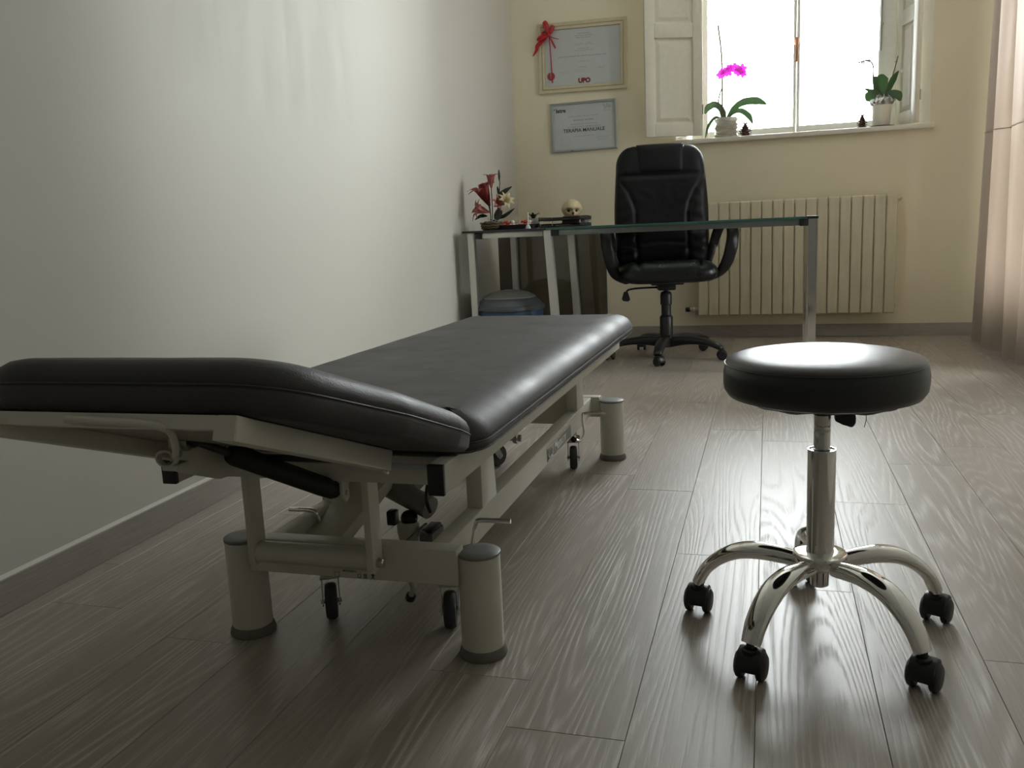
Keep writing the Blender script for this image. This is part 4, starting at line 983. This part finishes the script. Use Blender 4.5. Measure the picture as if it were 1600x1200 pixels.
for pts, w in (([(fx + 0.03, fy, 0.93), (fx + 0.06, fy, 0.965), (fx + 0.09, fy, 0.985), (fx + 0.125, fy, 1.005)], 0.016), ([(fx + 0.05, fy, 0.955), (fx + 0.044, fy, 0.985), (fx + 0.040, fy, 1.01)], 0.008), ([(fx + 0.052, fy, 1.04), (fx + 0.053, fy, 1.07), (fx + 0.052, fy, 1.10)], 0.007),
               ([(fx + 0.03, fy - 0.02, 0.83), (fx + 0.075, fy - 0.02, 0.845), (fx + 0.11, fy - 0.02, 0.865), (fx + 0.14, fy - 0.02, 0.885)], 0.011), ([(fx - 0.02, fy - 0.02, 0.85), (fx - 0.06, fy - 0.02, 0.852), (fx - 0.095, fy - 0.02, 0.832)], 0.011), ([(fx - 0.03, fy - 0.02, 0.88), (fx - 0.075, fy - 0.02, 0.905), (fx - 0.10, fy - 0.02, 0.880)], 0.008),
               ([(fx + 0.03, fy - 0.03, 0.815), (fx + 0.045, fy - 0.03, 0.86), (fx + 0.06, fy - 0.03, 0.895)], 0.022), ([(fx + 0.02, fy - 0.04, 0.82), (fx + 0.055, fy - 0.04, 0.85), (fx + 0.07, fy - 0.035, 0.88)], 0.016)):
    bm = NB(); leaf(bm, pts, [0.002, w, w * 0.8, 0.001], 0.0012, (0, -1, 0.3), 4); obj('leaf', bm, 'leaf_dark', arr)
bm = NB()
for k in range(11):
    a = 2*PI*k/11; ball(bm, (fx + 0.035 * math.cos(a) * (0.5 + (k % 2) * 0.7), fy + 0.035 * math.sin(a) * (0.5 + (k % 2) * 0.7), GT + 0.040), 0.014, 0.014, 0.010, 9, 6)
tag(obj('moss', bm, 'leaf_dark', arr), kind='stuff')
bm = NB()
for k in range(3): sweep(bm, [(fx + 0.005 + 0.02 * k + 0.012 * math.cos(a), fy - 0.05, GT + 0.058 - 0.006 * k + 0.007 * math.sin(a)) for a in [2*PI*j/14 for j in range(14)]], 0.0014, 0.005, 6, (0, 1, 0), closed=True)
obj('ribbon', bm, 'paper', arr, label='glossy white ribbon curls')

tr = thing('sweet_tray', 'shallow dark tray of red and white sweets beside the lily basket', 'tray', (-1.310, 4.69, GT))
bm = NB(); P = round_poly([(-1.413, 4.635), (-1.207, 4.635), (-1.207, 4.765), (-1.413, 4.765)], 0.02, 5)
cushion(bm, P, [(0.012, GT + 0.0005), (0.010, GT + 0.001), (0.0, GT + 0.024), (0.003, GT + 0.0245), (0.011, GT + 0.005)], lambda x, y, z: Vector((x, y, z)), 0.0, (0.5,))
obj('tray_dish', bm, 'tray', tr)
k = 0
for (x, y, z) in ((-1.385, 4.665, 0.018), (-1.358, 4.668, 0.018), (-1.330, 4.664, 0.018), (-1.300, 4.668, 0.018), (-1.272, 4.664, 0.018), (-1.244, 4.668, 0.018), (-1.372, 4.70, 0.018), (-1.343, 4.70, 0.018), (-1.314, 4.70, 0.018), (-1.284, 4.70, 0.018), (-1.256, 4.70, 0.018), (-1.371, 4.682, 0.037), (-1.341, 4.683, 0.037), (-1.272, 4.684, 0.038), (-1.246, 4.685, 0.036)):
    bm = NB(); ball(bm, (x, y, GT + z), 0.0125, 0.0125, 0.0115, 12, 8)
    for s_ in (-1, 1): lathe(bm, [(0.002, 0), (0.004, 0.003), (0.009, 0.008)], 8, (x + s_ * 0.0115, y, GT + z), (s_, 0.3, 0.3))
    red = k in (0, 1, 3, 4, 6, 9, 11, 13)
    o = origin_to(obj('wrapped_sweet', bm, 'red_candy' if red else 'white_candy'), (x, y, GT + z))
    tag(o, ('red' if red else 'white') + ' wrapped sweet piled in the dark tray on the side table', 'sweet', 'red sweets in the tray' if red else 'white sweets in the tray')
    k += 1
# small potted plant behind the tray, pen stand, letter trays, skull model
po = thing('tiny_plant', 'tiny dark green plant in a glass cup behind the sweets', 'plant', (-1.27, 4.86, GT))
bm = NB(); lathe(bm, [(0.026, GT + 0.0005), (0.030, GT + 0.004), (0.038, GT + 0.055), (0.035, GT + 0.055), (0.027, GT + 0.006)], 24, (-1.27, 4.86, 0)); obj('cup', bm, 'vase', po)
bm = NB()
for k in range(9):
    a = 2*PI*k/9; leaf(bm, [(-1.27, 4.86, GT + 0.045), (-1.27 + 0.02 * math.cos(a), 4.86 + 0.02 * math.sin(a), GT + 0.075), (-1.27 + 0.040 * math.cos(a), 4.86 + 0.040 * math.sin(a), GT + 0.078 + 0.01 * math.sin(k * 2))], [0.003, 0.009, 0.001], 0.001, (0, 0, 1), 4)
tag(obj('foliage', bm, 'leaf_dark', po), kind='stuff')
ps = thing('card_stand', 'little metal stand with an upright rod on the side table', 'stand', (-1.237, 4.612, GT))
bm = NB(); lathe(bm, [(0.016, GT + 0.0005), (0.016, GT + 0.003), (0.009, GT + 0.018), (0.004, GT + 0.022)], 18, (-1.237, 4.612, 0)); obj('foot', bm, 'paper', ps)
bm = NB(); cyl(bm, (-1.237, 4.612, GT + 0.02), (-1.235, 4.612, GT + 0.085), 0.003, 10); box(bm, -1.246, -1.226, 4.610, 4.614, GT + 0.062, GT + 0.066, 0.001); obj('rod', bm, 'alu', ps)
lt = thing('letter_tray', 'black two tier letter tray on the side table corner', 'letter tray', (-1.10, 4.83, GT))
def open_tray(z0, name):
    bm = NB(); x0, x1, y0, y1 = -1.195, -0.965, 4.68, 4.99
    box(bm, x0, x1, y0, y1, z0, z0 + 0.003); box(bm, x0, x0 + 0.003, y0, y1, z0, z0 + 0.020); box(bm, x1 - 0.003, x1, y0, y1, z0, z0 + 0.020); box(bm, x0, x1, y1 - 0.003, y1, z0, z0 + 0.020); box(bm, x0, x1, y0, y0 + 0.003, z0, z0 + 0.009)
    obj(name, bm, 'black', lt)
open_tray(GT + 0.0008, 'lower_tray'); open_tray(GT + 0.036, 'upper_tray')
bm = NB()
for x in (-1.19, -0.97):
    for y in (4.70, 4.97): cyl(bm, (x, y, GT + 0.002), (x, y, GT + 0.05), 0.003, 8)
obj('tray_post', bm, 'chrome', lt)
bm = NB(); box(bm, -1.16, -1.02, 4.70, 4.95, GT + 0.0392, GT + 0.046, 0.001); origin_to(tag(obj('notebook', bm, 'tray'), 'thin dark notebook lying in the upper letter tray', 'notebook'), (-1.09, 4.825, GT + 0.04))
for i, x in enumerate((-1.175, -1.10, -1.075)):
    bm = NB(); cyl(bm, (x, 4.69, GT + 0.0085), (x + 0.03, 4.80, GT + 0.0085), 0.0042, 8); lathe(bm, [(0.0042, 0), (0.0015, 0.008)], 8, (x, 4.69, GT + 0.0085), (-0.26, -0.96, 0)); origin_to(tag(obj('pen', bm, 'alu'), ('shiny pen lying at the left in the lower letter tray', 'shiny pen in the middle of the lower letter tray', 'shiny pen next to another in the lower letter tray')[i], 'pen'), (x, 4.70, GT + 0.008))
# skull
st = thing('skull_model', 'ivory anatomical skull model on a grey block behind the letter tray', 'skull model', (-1.078, 5.055, GT))
sx_, sy_, sz_ = -1.078, 5.055, GT + 0.062
bm = NB(); box(bm, sx_ - 0.062, sx_ + 0.075, sy_ - 0.055, sy_ + 0.06, GT + 0.0005, GT + 0.050, 0.006); obj('block', bm, 'grey_cap', st)
bm = NB(); box(bm, sx_ - 0.05, sx_ + 0.082, sy_ - 0.075, sy_ + 0.05, GT + 0.050, GT + 0.061, 0.003); obj('dark_board', bm, 'brown_dark', st, label='dark brown board')
bm = NB(); g = bmesh.ops.create_uvsphere(bm, u_segments=40, v_segments=28, radius=1.0)
for v in g['verts']:
    p = v.co.copy(); q = Vector((p.x * 0.060, p.y * 0.074, p.z * 0.060))
    fr = max(0, -p.y)
    if p.z < -0.1: q.x *= 1 - 0.25 * min(1, -p.z); q.z *= 0.95
    for ex in (-0.36, 0.36):
        d2 = ((p.x - ex) / 0.24) ** 2 + ((p.z + 0.10) / 0.20) ** 2
        if p.y < 0: q.y += 0.024 * math.exp(-d2 * d2); q.y -= 0.004 * math.exp(-((p.z - 0.18) / 0.1) ** 2) * math.exp(-((p.x - ex) / 0.3) ** 2)
    if p.y < 0:
        dn = (p.x / 0.11) ** 2 + ((p.z + 0.42) / 0.15) ** 2; q.y += 0.016 * math.exp(-dn * dn)
        if p.z < -0.3: q.y -= 0.010 * math.exp(-((p.x) / 0.4) ** 2) * min(1, (-p.z - 0.3) * 3)
    q.rotate(Matrix.Rotation(0.30, 3, 'Z')); v.co = Vector((sx_ - 0.012, sy_, sz_ + 0.034)) + q
sk = obj('cranium', bm, 'bone', st, smooth=80)
for ex in (-0.36, 0.36):
    bm = NB(); ball(bm, (sx_ - 0.012 + ex * 0.057 + 0.0135, sy_ - 0.044 + ex * 0.018, sz_ + 0.028), 0.0085, 0.007, 0.0075, 12, 8); obj('eye', bm, 'brown_dark', sk)
bm = NB(); prism(bm, [(-0.006, 0.0), (0.006, 0.0), (0.0, 0.014)], lambda u, v, w: Vector((sx_ + 0.008 + u, sy_ - 0.062 + w, sz_ + 0.006 + v)), -0.006, 0.006); obj('nasal_opening', bm, 'brown_dark', sk)

# ------------------------------------------------------------------ framed certificates with ribbon
def certificate(name, label, x0, x1, z0, z1, fw, mats, rot):
    cx, cz = (x0 + x1) / 2, (z0 + z1) / 2
    root = thing(name, label, 'certificate', (cx, YB, cz), (0, rot, 0))
    W, H = (x1 - x0) / 2, (z1 - z0) / 2
    bm = NB()
    L = []
    for ins, y in ((0, 0), (0, -0.016), (0.004, -0.020), (fw * 0.40, -0.020), (fw * 0.46, -0.016), (fw * 0.58, -0.016), (fw * 0.64, -0.019), (fw * 0.92, -0.017), (fw, -0.008)):
        L.append([bm.verts.new((x, y, z)) for x, z in ((-W + ins, -H + ins), (W - ins, -H + ins), (W - ins, H - ins), (-W + ins, H - ins))])
    for i in range(len(L) - 1):
        for k in range(4): bm.faces.new((L[i][k], L[i][(k+1) % 4], L[i+1][(k+1) % 4], L[i+1][k])).material_index = 1 if i in (4, 7) else 0
    bm.faces.new(L[0]); obj('frame', bm, mats, root, local=True, smooth=20)
    bm = NB(); box(bm, -W + fw - 0.002, W - fw + 0.002, -0.0085, -0.004, -H + fw - 0.002, H - fw + 0.002); pp = obj('paper', bm, 'paper', root, local=True, smooth=0)
    return root, pp, W, H
PM = lambda x, z: frame_m((x, -0.0088, z), (1, 0, 0), (0, 0, 1))
def lines(bm, cx, cz, total, words, h):
    gap = h * 0.8; tot = sum(words); sc = (total - gap * (len(words) - 1)) / tot; x = cx - total / 2
    for w in words:
        n_ = max(1, int(w)); lw = w * sc / n_
        for i in range(n_): box(bm, x + i * lw, x + (i + 0.72) * lw, -0.0091, -0.0084, cz - h/2 * (0.7 + 0.3 * ((i * 7) % 3 == 0)), cz + h/2 * (0.7 + 0.3 * ((i * 5) % 4 == 0)))
        x += w * sc + gap
def scribble(bm, cx, cz, w, h, seed, r=0.0006):
    rr_ = random.Random(seed); pts = [(cx - w/2 + w * i / 14, -0.0088, cz + h * (rr_.random() - 0.5)) for i in range(15)]
    sweep(bm, smooth_path(pts, 4), r, 0.0003, 6, (0, 1, 0))
r1, p1, W, H = certificate('framed_certificate', 'large cream framed certificate with a red seal and dark red letters', -1.480, -0.887, 1.649, 2.094, 0.046, ['frame_wood', 'frame_groove'], math.radians(0.8))
bm = NB()
lines(bm, 0.01, 0.145, 0.085, [9, 4, 6], 0.006); lines(bm, 0.01, 0.132, 0.12, [5, 8, 3, 7], 0.006); lines(bm, 0.01, 0.119, 0.10, [6, 6, 8], 0.006)
scribble(bm, -0.02, 0.078, 0.055, 0.016, 3, 0.0009); scribble(bm, 0.045, 0.080, 0.05, 0.020, 4, 0.0009)
lines(bm, 0.01, 0.050, 0.07, [4, 7, 5], 0.005); lines(bm, 0.01, 0.038, 0.12, [7, 4, 8, 4], 0.005)
lines(bm, 0.01, -0.030, 0.07, [6, 3, 6], 0.004); lines(bm, 0.0, -0.066, 0.06, [4, 6], 0.004)
scribble(bm, -0.125, -0.095, 0.055, 0.020, 5); scribble(bm, -0.01, -0.090, 0.07, 0.012, 6); scribble(bm, 0.125, -0.072, 0.05, 0.024, 7)
obj('small_print', bm, 'ink', p1, local=True, smooth=0)
bm = NB(); lines(bm, 0.0, 0.004, 0.325, [6, 4, 9, 3, 8, 4, 9, 5], 0.0075); obj('bold_line', bm, 'ink', p1, local=True, smooth=0)
bm = put(text_mesh('UPO', 0.040, 0.0004, bold=0.0024), PM(0.012, -0.165)); obj('dark_red_lettering', bm, 'ink_red', p1, local=True, smooth=0)
bm = NB(); lathe(bm, [(0.026, 0), (0.0265, 0.001), (0.024, 0.0022), (0.021, 0.0018), (0.019, 0.0022)], 28, (-0.213, -0.0085, -0.112), (0, -1, 0)); sl = obj('red_seal', bm, 'seal_red', p1, local=True, label='round red seal')
bm = NB(); box(bm, -0.2155, -0.2115, -0.0122, -0.0105, -0.128, -0.096, 0.0005); ball(bm, (-0.2135, -0.0112, -0.090), 0.005, 0.001, 0.005, 8, 5); obj('seal_figure', bm, 'white_candy', r1, local=True)
r2, p2, W, H = certificate('framed_certificate', 'smaller silver framed certificate with black print below the large one', -1.409, -0.963, 1.268, 1.587, 0.017, ['silver_frame', 'silver_frame'], math.radians(-0.3))
bm = put(text_mesh('Iatre', 0.036, 0.0004, 'LEFT', 0.0010), PM(-0.188, 0.098)); box(bm, -0.202, -0.194, -0.0091, -0.0084, 0.116, 0.122); obj('bold_mark', bm, 'ink_black', p2, local=True, smooth=0)
bm = NB(); scribble(bm, 0.157, 0.122, 0.055, 0.040, 12, 0.0012); scribble(bm, 0.157, 0.118, 0.045, 0.030, 13, 0.0010); lines(bm, 0.157, 0.092, 0.045, [3, 3, 4], 0.005)
lines(bm, 0.0, 0.066, 0.20, [8, 4, 7, 6], 0.005); lines(bm, 0.0, 0.016, 0.18, [8, 2, 9], 0.0055); obj('small_print', bm, 'ink', p2, local=True, smooth=0)
bm = NB(); lines(bm, 0.0, 0.041, 0.135, [8, 7], 0.011); obj('bold_line', bm, 'ink', p2, local=True, smooth=0)
bm = put(text_mesh('AL CORSO DI ALTA FORMAZIONE IN', 0.0135, 0.0003, bold=0.0001), PM(0, -0.006)); obj('heading', bm, 'ink', p2, local=True, smooth=0)
bm = put(text_mesh('TERAPIA MANUALE', 0.0325, 0.0004, bold=0.0004), PM(0, -0.035)); obj('bold_heading', bm, 'ink_black', p2, local=True, smooth=0)
bm = NB(); lines(bm, 0.0, -0.062, 0.14, [5, 8, 6], 0.004); lines(bm, 0.125, -0.076, 0.075, [6, 5], 0.004); scribble(bm, 0.12, -0.092, 0.05, 0.014, 15); obj('fine_print', bm, 'ink', p2, local=True, smooth=0)
bm = NB()
for r in (0.031, 0.022): sweep(bm, [(-0.130 + r * math.cos(a), -0.0088, -0.092 + r * math.sin(a)) for a in [2*PI*k/40 for k in range(40)]], 0.0022 if r > 0.03 else 0.001, 0.0004, 6, (0, 1, 0), closed=True)
lines(bm, -0.13, -0.088, 0.03, [3, 4], 0.005); lines(bm, -0.13, -0.098, 0.025, [5], 0.004); obj('round_stamp', bm, 'seal_grey', p2, local=True, smooth=0)
# red ribbon bow on the big frame
rb = thing('ribbon_bow', 'red satin bow with trailing ribbon tied on the certificate corner', 'bow', (-1.405, YB - 0.03, 2.035))
bx, by, bz = -1.398, YB - 0.034, 2.018
for (dx, dz, L, h) in ((-0.016, 0.055, 0.105, 0.050), (0.016, 0.030, 0.075, 0.046), (-0.050, -0.014, 0.090, 0.050), (-0.040, 0.012, 0.060, 0.036)):
    bm = NB(); n_ = Vector((dx, 0, dz)).normalized(); s_ = Vector((n_.z, 0, -n_.x))
    vs_ = ball(bm, (0, 0, 0), 1, 1, 1, 18, 12)
    for v in vs_:
        q = v.co.copy(); t_ = (q.x + 1) / 2; wd = h / 2 * (0.35 + 0.75 * t_)
        fold = 0.004 * math.sin(q.y * 9 + dx * 200) * t_
        v.co = Vector((bx, by - 0.004, bz)) + n_ * (L * t_ * 0.98 - 0.004) + s_ * q.y * wd + Vector((0, q.z * 0.012 + fold, 0))
    obj('loop', bm, 'ribbon', rb)
bm = NB(); ball(bm, (bx, by - 0.006, bz), 0.013, 0.012, 0.012, 12, 8); obj('knot', bm, 'ribbon', rb)
for pts, w in (([(bx - 0.02, by, bz - 0.01), (bx - 0.075, by - 0.004, bz - 0.055), (bx - 0.088, by, bz - 0.085), (bx - 0.117, by + 0.004, bz - 0.122)], [0.010, 0.015, 0.011, 0.001]), ([(bx, by, bz), (bx + 0.020, by, bz - 0.04), (bx + 0.042, by - 0.003, bz - 0.085)], [0.003, 0.006, 0.005]), ([(bx, by, bz), (bx + 0.03, by, bz - 0.018), (bx + 0.068, by - 0.004, bz - 0.030)], [0.002, 0.003, 0.002]), ([(bx, by + 0.005, bz), (bx + 0.004, by + 0.013, bz - 0.12), (bx + 0.010, by + 0.016, bz - 0.30)], [0.0035, 0.0035, 0.0045])):
    bm = NB(); P = smooth_path(pts, 6); sweep(bm, P, lerpl(w, len(P)), 0.0012, 8, (0, 1, 0)); obj('tail', bm, 'ribbon', rb)

# ------------------------------------------------------------------ plants and cones on the sill
SZ = 1.2915; PY = 6.085
o1 = thing('potted_orchid', 'magenta orchid in a twisted ribbed glass vase on the window sill', 'orchid', (-0.266, PY, SZ))
bm = NB(); prof = [(0.058, 0.0)]
z = 0.004
for k in range(5):
    prof += [(0.070, z + 0.006), (0.076, z + 0.012), (0.070, z + 0.019), (0.062, z + 0.0235)]; z += 0.0245
prof += [(0.064, z + 0.004), (0.061, z + 0.004), (0.056, z - 0.004), (0.056, 0.012), (0.0, 0.010)]
rings = lathe(bm, [(r, SZ + 0.0005 + zz) for r, zz in prof], 40, (-0.266, PY, 0), cap=False)
for ring in rings[:-5]:
    for k, v in enumerate(ring): v.co.z += 0.0085 * math.sin(2 * (2*PI*k/40) + v.co.z * 130) * min(1, (v.co.z - SZ) / 0.03)
bm.faces.new(rings[0][::-1])
obj('vase', bm, 'vase', o1, label='clear twisted ribbed glass vase')
bm = NB(); lathe(bm, [(0.004, SZ + 0.012), (0.050, SZ + 0.013), (0.053, SZ + 0.08), (0.045, SZ + 0.10), (0.004, SZ + 0.105)], 20, (-0.266, PY, 0)); obj('bark_substrate', bm, 'clear_film', o1)
ox, oz = -0.272, 1.425
for pts, w, mt in (([(ox, PY, oz - 0.02), (ox - 0.025, PY, oz + 0.055), (ox - 0.065, PY - 0.02, oz + 0.085), (ox - 0.105, PY - 0.03, oz + 0.068), (ox - 0.128, PY - 0.035, oz + 0.03)], [0.008, 0.022, 0.030, 0.026, 0.004], 'leaf'),
                   ([(ox, PY, oz - 0.02), (ox - 0.055, PY - 0.05, oz + 0.002), (ox - 0.10, PY - 0.085, oz - 0.05), (ox - 0.122, PY - 0.10, oz - 0.13)], [0.006, 0.012, 0.011, 0.002], 'leaf'),
                   ([(ox + 0.005, PY, oz - 0.02), (ox + 0.055, PY, oz + 0.055), (ox + 0.12, PY, oz + 0.090), (ox + 0.20, PY - 0.01, oz + 0.088), (ox + 0.258, PY - 0.01, oz + 0.062)], [0.008, 0.020, 0.031, 0.031, 0.005], 'leaf'),
                   ([(ox + 0.005, PY, oz - 0.02), (ox + 0.05, PY - 0.02, oz + 0.025), (ox + 0.10, PY - 0.03, oz + 0.033), (ox + 0.15, PY - 0.03, oz - 0.005), (ox + 0.172, PY - 0.03, oz - 0.055)], [0.007, 0.016, 0.022, 0.020, 0.003], 'leaf'),
                   ([(ox, PY + 0.01, oz - 0.02), (ox - 0.015, PY + 0.02, oz + 0.045), (ox - 0.05, PY + 0.03, oz + 0.07)], [0.006, 0.018, 0.003], 'leaf')):
    bm = NB(); leaf(bm, pts, w, 0.0018, (0, -1, 0.65), 6, 10); obj('leaf', bm, mt, o1)
bm = NB(); sweep(bm, smooth_path([(ox - 0.020, PY, oz - 0.02), (ox - 0.018, PY, oz + 0.18), (ox - 0.024, PY, oz + 0.40), (ox - 0.045, PY, oz + 0.575)], 5), 0.0055, seg=8); obj('support_stick', bm, 'stick', o1)
bm = NB(); sweep(bm, smooth_path([(ox - 0.018, PY - 0.004, oz - 0.02), (ox - 0.042, PY - 0.006, oz + 0.08), (ox - 0.036, PY - 0.006, oz + 0.145), (ox - 0.018, PY - 0.006, oz + 0.195), (ox - 0.018, PY - 0.006, oz + 0.27), (ox + 0.015, PY - 0.006, oz + 0.295), (ox + 0.07, PY - 0.006, oz + 0.285), (ox + 0.12, PY - 0.006, oz + 0.255)], 5), 0.0050, seg=8); obj('flower_stem', bm, 'stem', o1)
def blossom(root, c, r, mat, face=(0, -1, 0), tilt=0.0):
    bm = NB(); f = Vector(face).normalized(); a = f.cross(Vector((0, 0, 1))).normalized(); b = a.cross(f)
    for k in range(5):
        t_ = 2*PI*k/5 + tilt; d = a * math.cos(t_) + b * math.sin(t_); s_ = f.cross(d)
        vs_ = ball(bm, (0, 0, 0), 1, 1, 1, 10, 7)
        for v in vs_: q = v.co.copy(); v.co = Vector(c) + d * (r * 0.56 + q.x * r * 0.50) + s_ * q.y * r * 0.42 + f * (q.z * r * 0.07 - 0.12 * r * (q.x ** 2))
    vs_ = ball(bm, (0, 0, 0), 1, 1, 1, 8, 6)
    for v in vs_: v.co = Vector(c) + f * r * 0.12 + v.co * r * 0.17
    return obj('blossom', bm, mat, root)
for i, (dx, dz, r) in enumerate(((-0.028, 0.268, 0.030), (-0.008, 0.285, 0.026), (0.018, 0.278, 0.032), (0.028, 0.305, 0.026), (0.062, 0.302, 0.033), (0.082, 0.275, 0.031), (0.105, 0.292, 0.032), (0.112, 0.262, 0.027))):
    blossom(o1, (ox + dx, PY - 0.022 - 0.008 * (i % 3), oz + dz), r, 'magenta', (0.3 * math.sin(i * 2.1), -1, 0.15 * math.cos(i * 1.7)), i * 0.7)

sc_ = origin_to(tag(obj('saucer', (lambda b: (lathe(b, [(0.062, SZ + 0.0003), (0.070, SZ + 0.003), (0.078, SZ + 0.010), (0.075, SZ + 0.010), (0.066, SZ + 0.005), (0.02, SZ + 0.004)], 32, (0.672, PY - 0.02, 0)), b)[1])(NB()), 'bin'), 'grey saucer under the white plant pot on the sill', 'saucer'), (0.672, PY - 0.02, SZ))
o2 = thing('potted_orchid', 'orchid without colour in a white pot wrapped in silver film on the sill', 'orchid', (0.672, PY - 0.02, SZ + 0.005))
qx, qy, qz = 0.672, PY - 0.02, SZ + 0.0056
bm = NB(); lathe(bm, [(0.046, qz), (0.049, qz + 0.003), (0.060, qz + 0.118), (0.0625, qz + 0.128), (0.0595, qz + 0.128), (0.055, qz + 0.110), (0.004, qz + 0.108)], 36, (qx, qy, 0)); obj('pot', bm, 'white_pot', o2, label='white plant pot')
bm = NB(); n_ = 48
rr = []
for j, (r, z) in enumerate(((0.050, 0.108), (0.060, 0.135), (0.078, 0.150), (0.070, 0.168), (0.045, 0.185), (0.030, 0.175))):
    rr.append([bm.verts.new((qx + (r + 0.012 * mnoise.noise(Vector((k * 0.9, j * 2.0, 0)))) * math.cos(2*PI*k/n_), qy + (r + 0.012 * mnoise.noise(Vector((k * 0.9, j * 2.0, 0)))) * math.sin(2*PI*k/n_), qz + z + 0.018 * mnoise.noise(Vector((k * 0.8, j * 1.7, 4))))) for k in range(n_)])
for i in range(len(rr) - 1):
    for k in range(n_): bm.faces.new((rr[i][k], rr[i][(k+1) % n_], rr[i+1][(k+1) % n_], rr[i+1][k]))
obj('silver_wrap', bm, 'foil', o2, smooth=0, label='crumpled silver film')
pz = qz + 0.165
for pts, w in (([(qx, qy, pz), (qx - 0.004, qy, pz + 0.06), (qx - 0.006, qy - 0.005, pz + 0.12), (qx - 0.004, qy - 0.01, pz + 0.148)], [0.012, 0.030, 0.033, 0.006]), ([(qx - 0.005, qy, pz), (qx - 0.030, qy, pz + 0.06), (qx - 0.042, qy, pz + 0.12), (qx - 0.040, qy, pz + 0.14)], [0.008, 0.014, 0.015, 0.006]), ([(qx + 0.008, qy, pz), (qx + 0.035, qy, pz + 0.055), (qx + 0.062, qy - 0.01, pz + 0.115), (qx + 0.088, qy - 0.02, pz + 0.158)], [0.007, 0.014, 0.016, 0.002]),
               ([(qx + 0.01, qy - 0.01, pz), (qx + 0.045, qy - 0.03, pz + 0.022), (qx + 0.082, qy - 0.05, pz + 0.012), (qx + 0.098, qy - 0.06, pz - 0.025)], [0.008, 0.024, 0.026, 0.004]), ([(qx - 0.01, qy - 0.01, pz), (qx - 0.042, qy - 0.03, pz + 0.035), (qx - 0.075, qy - 0.05, pz + 0.018), (qx - 0.092, qy - 0.06, pz - 0.012)], [0.008, 0.024, 0.028, 0.006]), ([(qx - 0.01, qy, pz), (qx - 0.055, qy, pz + 0.045), (qx - 0.10, qy, pz + 0.070)], [0.006, 0.016, 0.002])):
    bm = NB(); leaf(bm, pts, [q_ * 1.2 for q_ in w], 0.0018, (0, -1, 0.45), 6, 10); obj('leaf', bm, 'leaf', o2)
bm = NB(); sweep(bm, smooth_path([(qx - 0.02, qy, pz), (qx - 0.045, qy, pz + 0.06), (qx - 0.053, qy, pz + 0.12), (qx - 0.055, qy, pz + 0.20), (qx - 0.085, qy - 0.01, pz + 0.235), (qx - 0.145, qy - 0.02, pz + 0.225)], 5), 0.0046, seg=7); obj('flower_stem', bm, 'stem', o2)
bm = NB(); sweep(bm, smooth_path([(qx + 0.03, qy + 0.01, pz), (qx + 0.055, qy + 0.01, pz + 0.12), (qx + 0.085, qy + 0.01, pz + 0.25)], 4), 0.0042, seg=7); box(bm, qx + 0.068, qx + 0.082, qy + 0.008, qy + 0.012, pz + 0.215, pz + 0.218); obj('support_stick', bm, 'stick', o2)
for i, (dx, dy, dz) in enumerate(((-0.080, -0.012, 0.232), (-0.115, -0.018, 0.222), (0.102, -0.05, 0.150))): blossom(o2, (qx + dx, qy + dy, pz + dz), 0.014, 'pale_petal', (0, -1, 0.2), i)
def pine_cone(label, c, r, h):
    root = thing('pine_cone', label, 'pine cone', c)
    bm = NB(); lathe(bm, [(r * 0.35, c[2] + 0.0005), (r * 0.66, c[2] + h * 0.2), (r * 0.55, c[2] + h * 0.6), (r * 0.15, c[2] + h)], 14, (c[0], c[1], 0)); obj('core', bm, 'cone', root)
    bm = NB()
    for j in range(7):
        v = j / 6; rad = r * (0.62 + 0.38 * math.sin(PI * min(1, 0.22 + v * 0.72))) * (1 - 0.55 * max(0, v - 0.4)); n_ = 9 if j < 5 else 6
        for k in range(n_):
            a = 2*PI*(k + 0.5 * (j % 2)) / n_; z_ = c[2] + 0.008 + (h - 0.012) * v; d = Vector((math.cos(a), math.sin(a), 0))
            p = Vector((c[0], c[1], z_)); leaf(bm, [p + d * rad * 0.35, p + d * rad * 0.8 + Vector((0, 0, 0.002)), p + d * rad * 1.08 + Vector((0, 0, h * 0.07))], [r * 0.10, r * 0.24, r * 0.10], 0.0022, (0, 0, 1), 2, 6)
    tag(obj('scales', bm, 'cone', root), kind='stuff')
pine_cone('brown pine cone beside the ribbed glass vase on the sill', (-0.145, PY - 0.02, SZ), 0.038, 0.088)
pine_cone('small brown pine cone to the left of the white pot on the sill', (0.560, PY - 0.03, SZ), 0.030, 0.085)
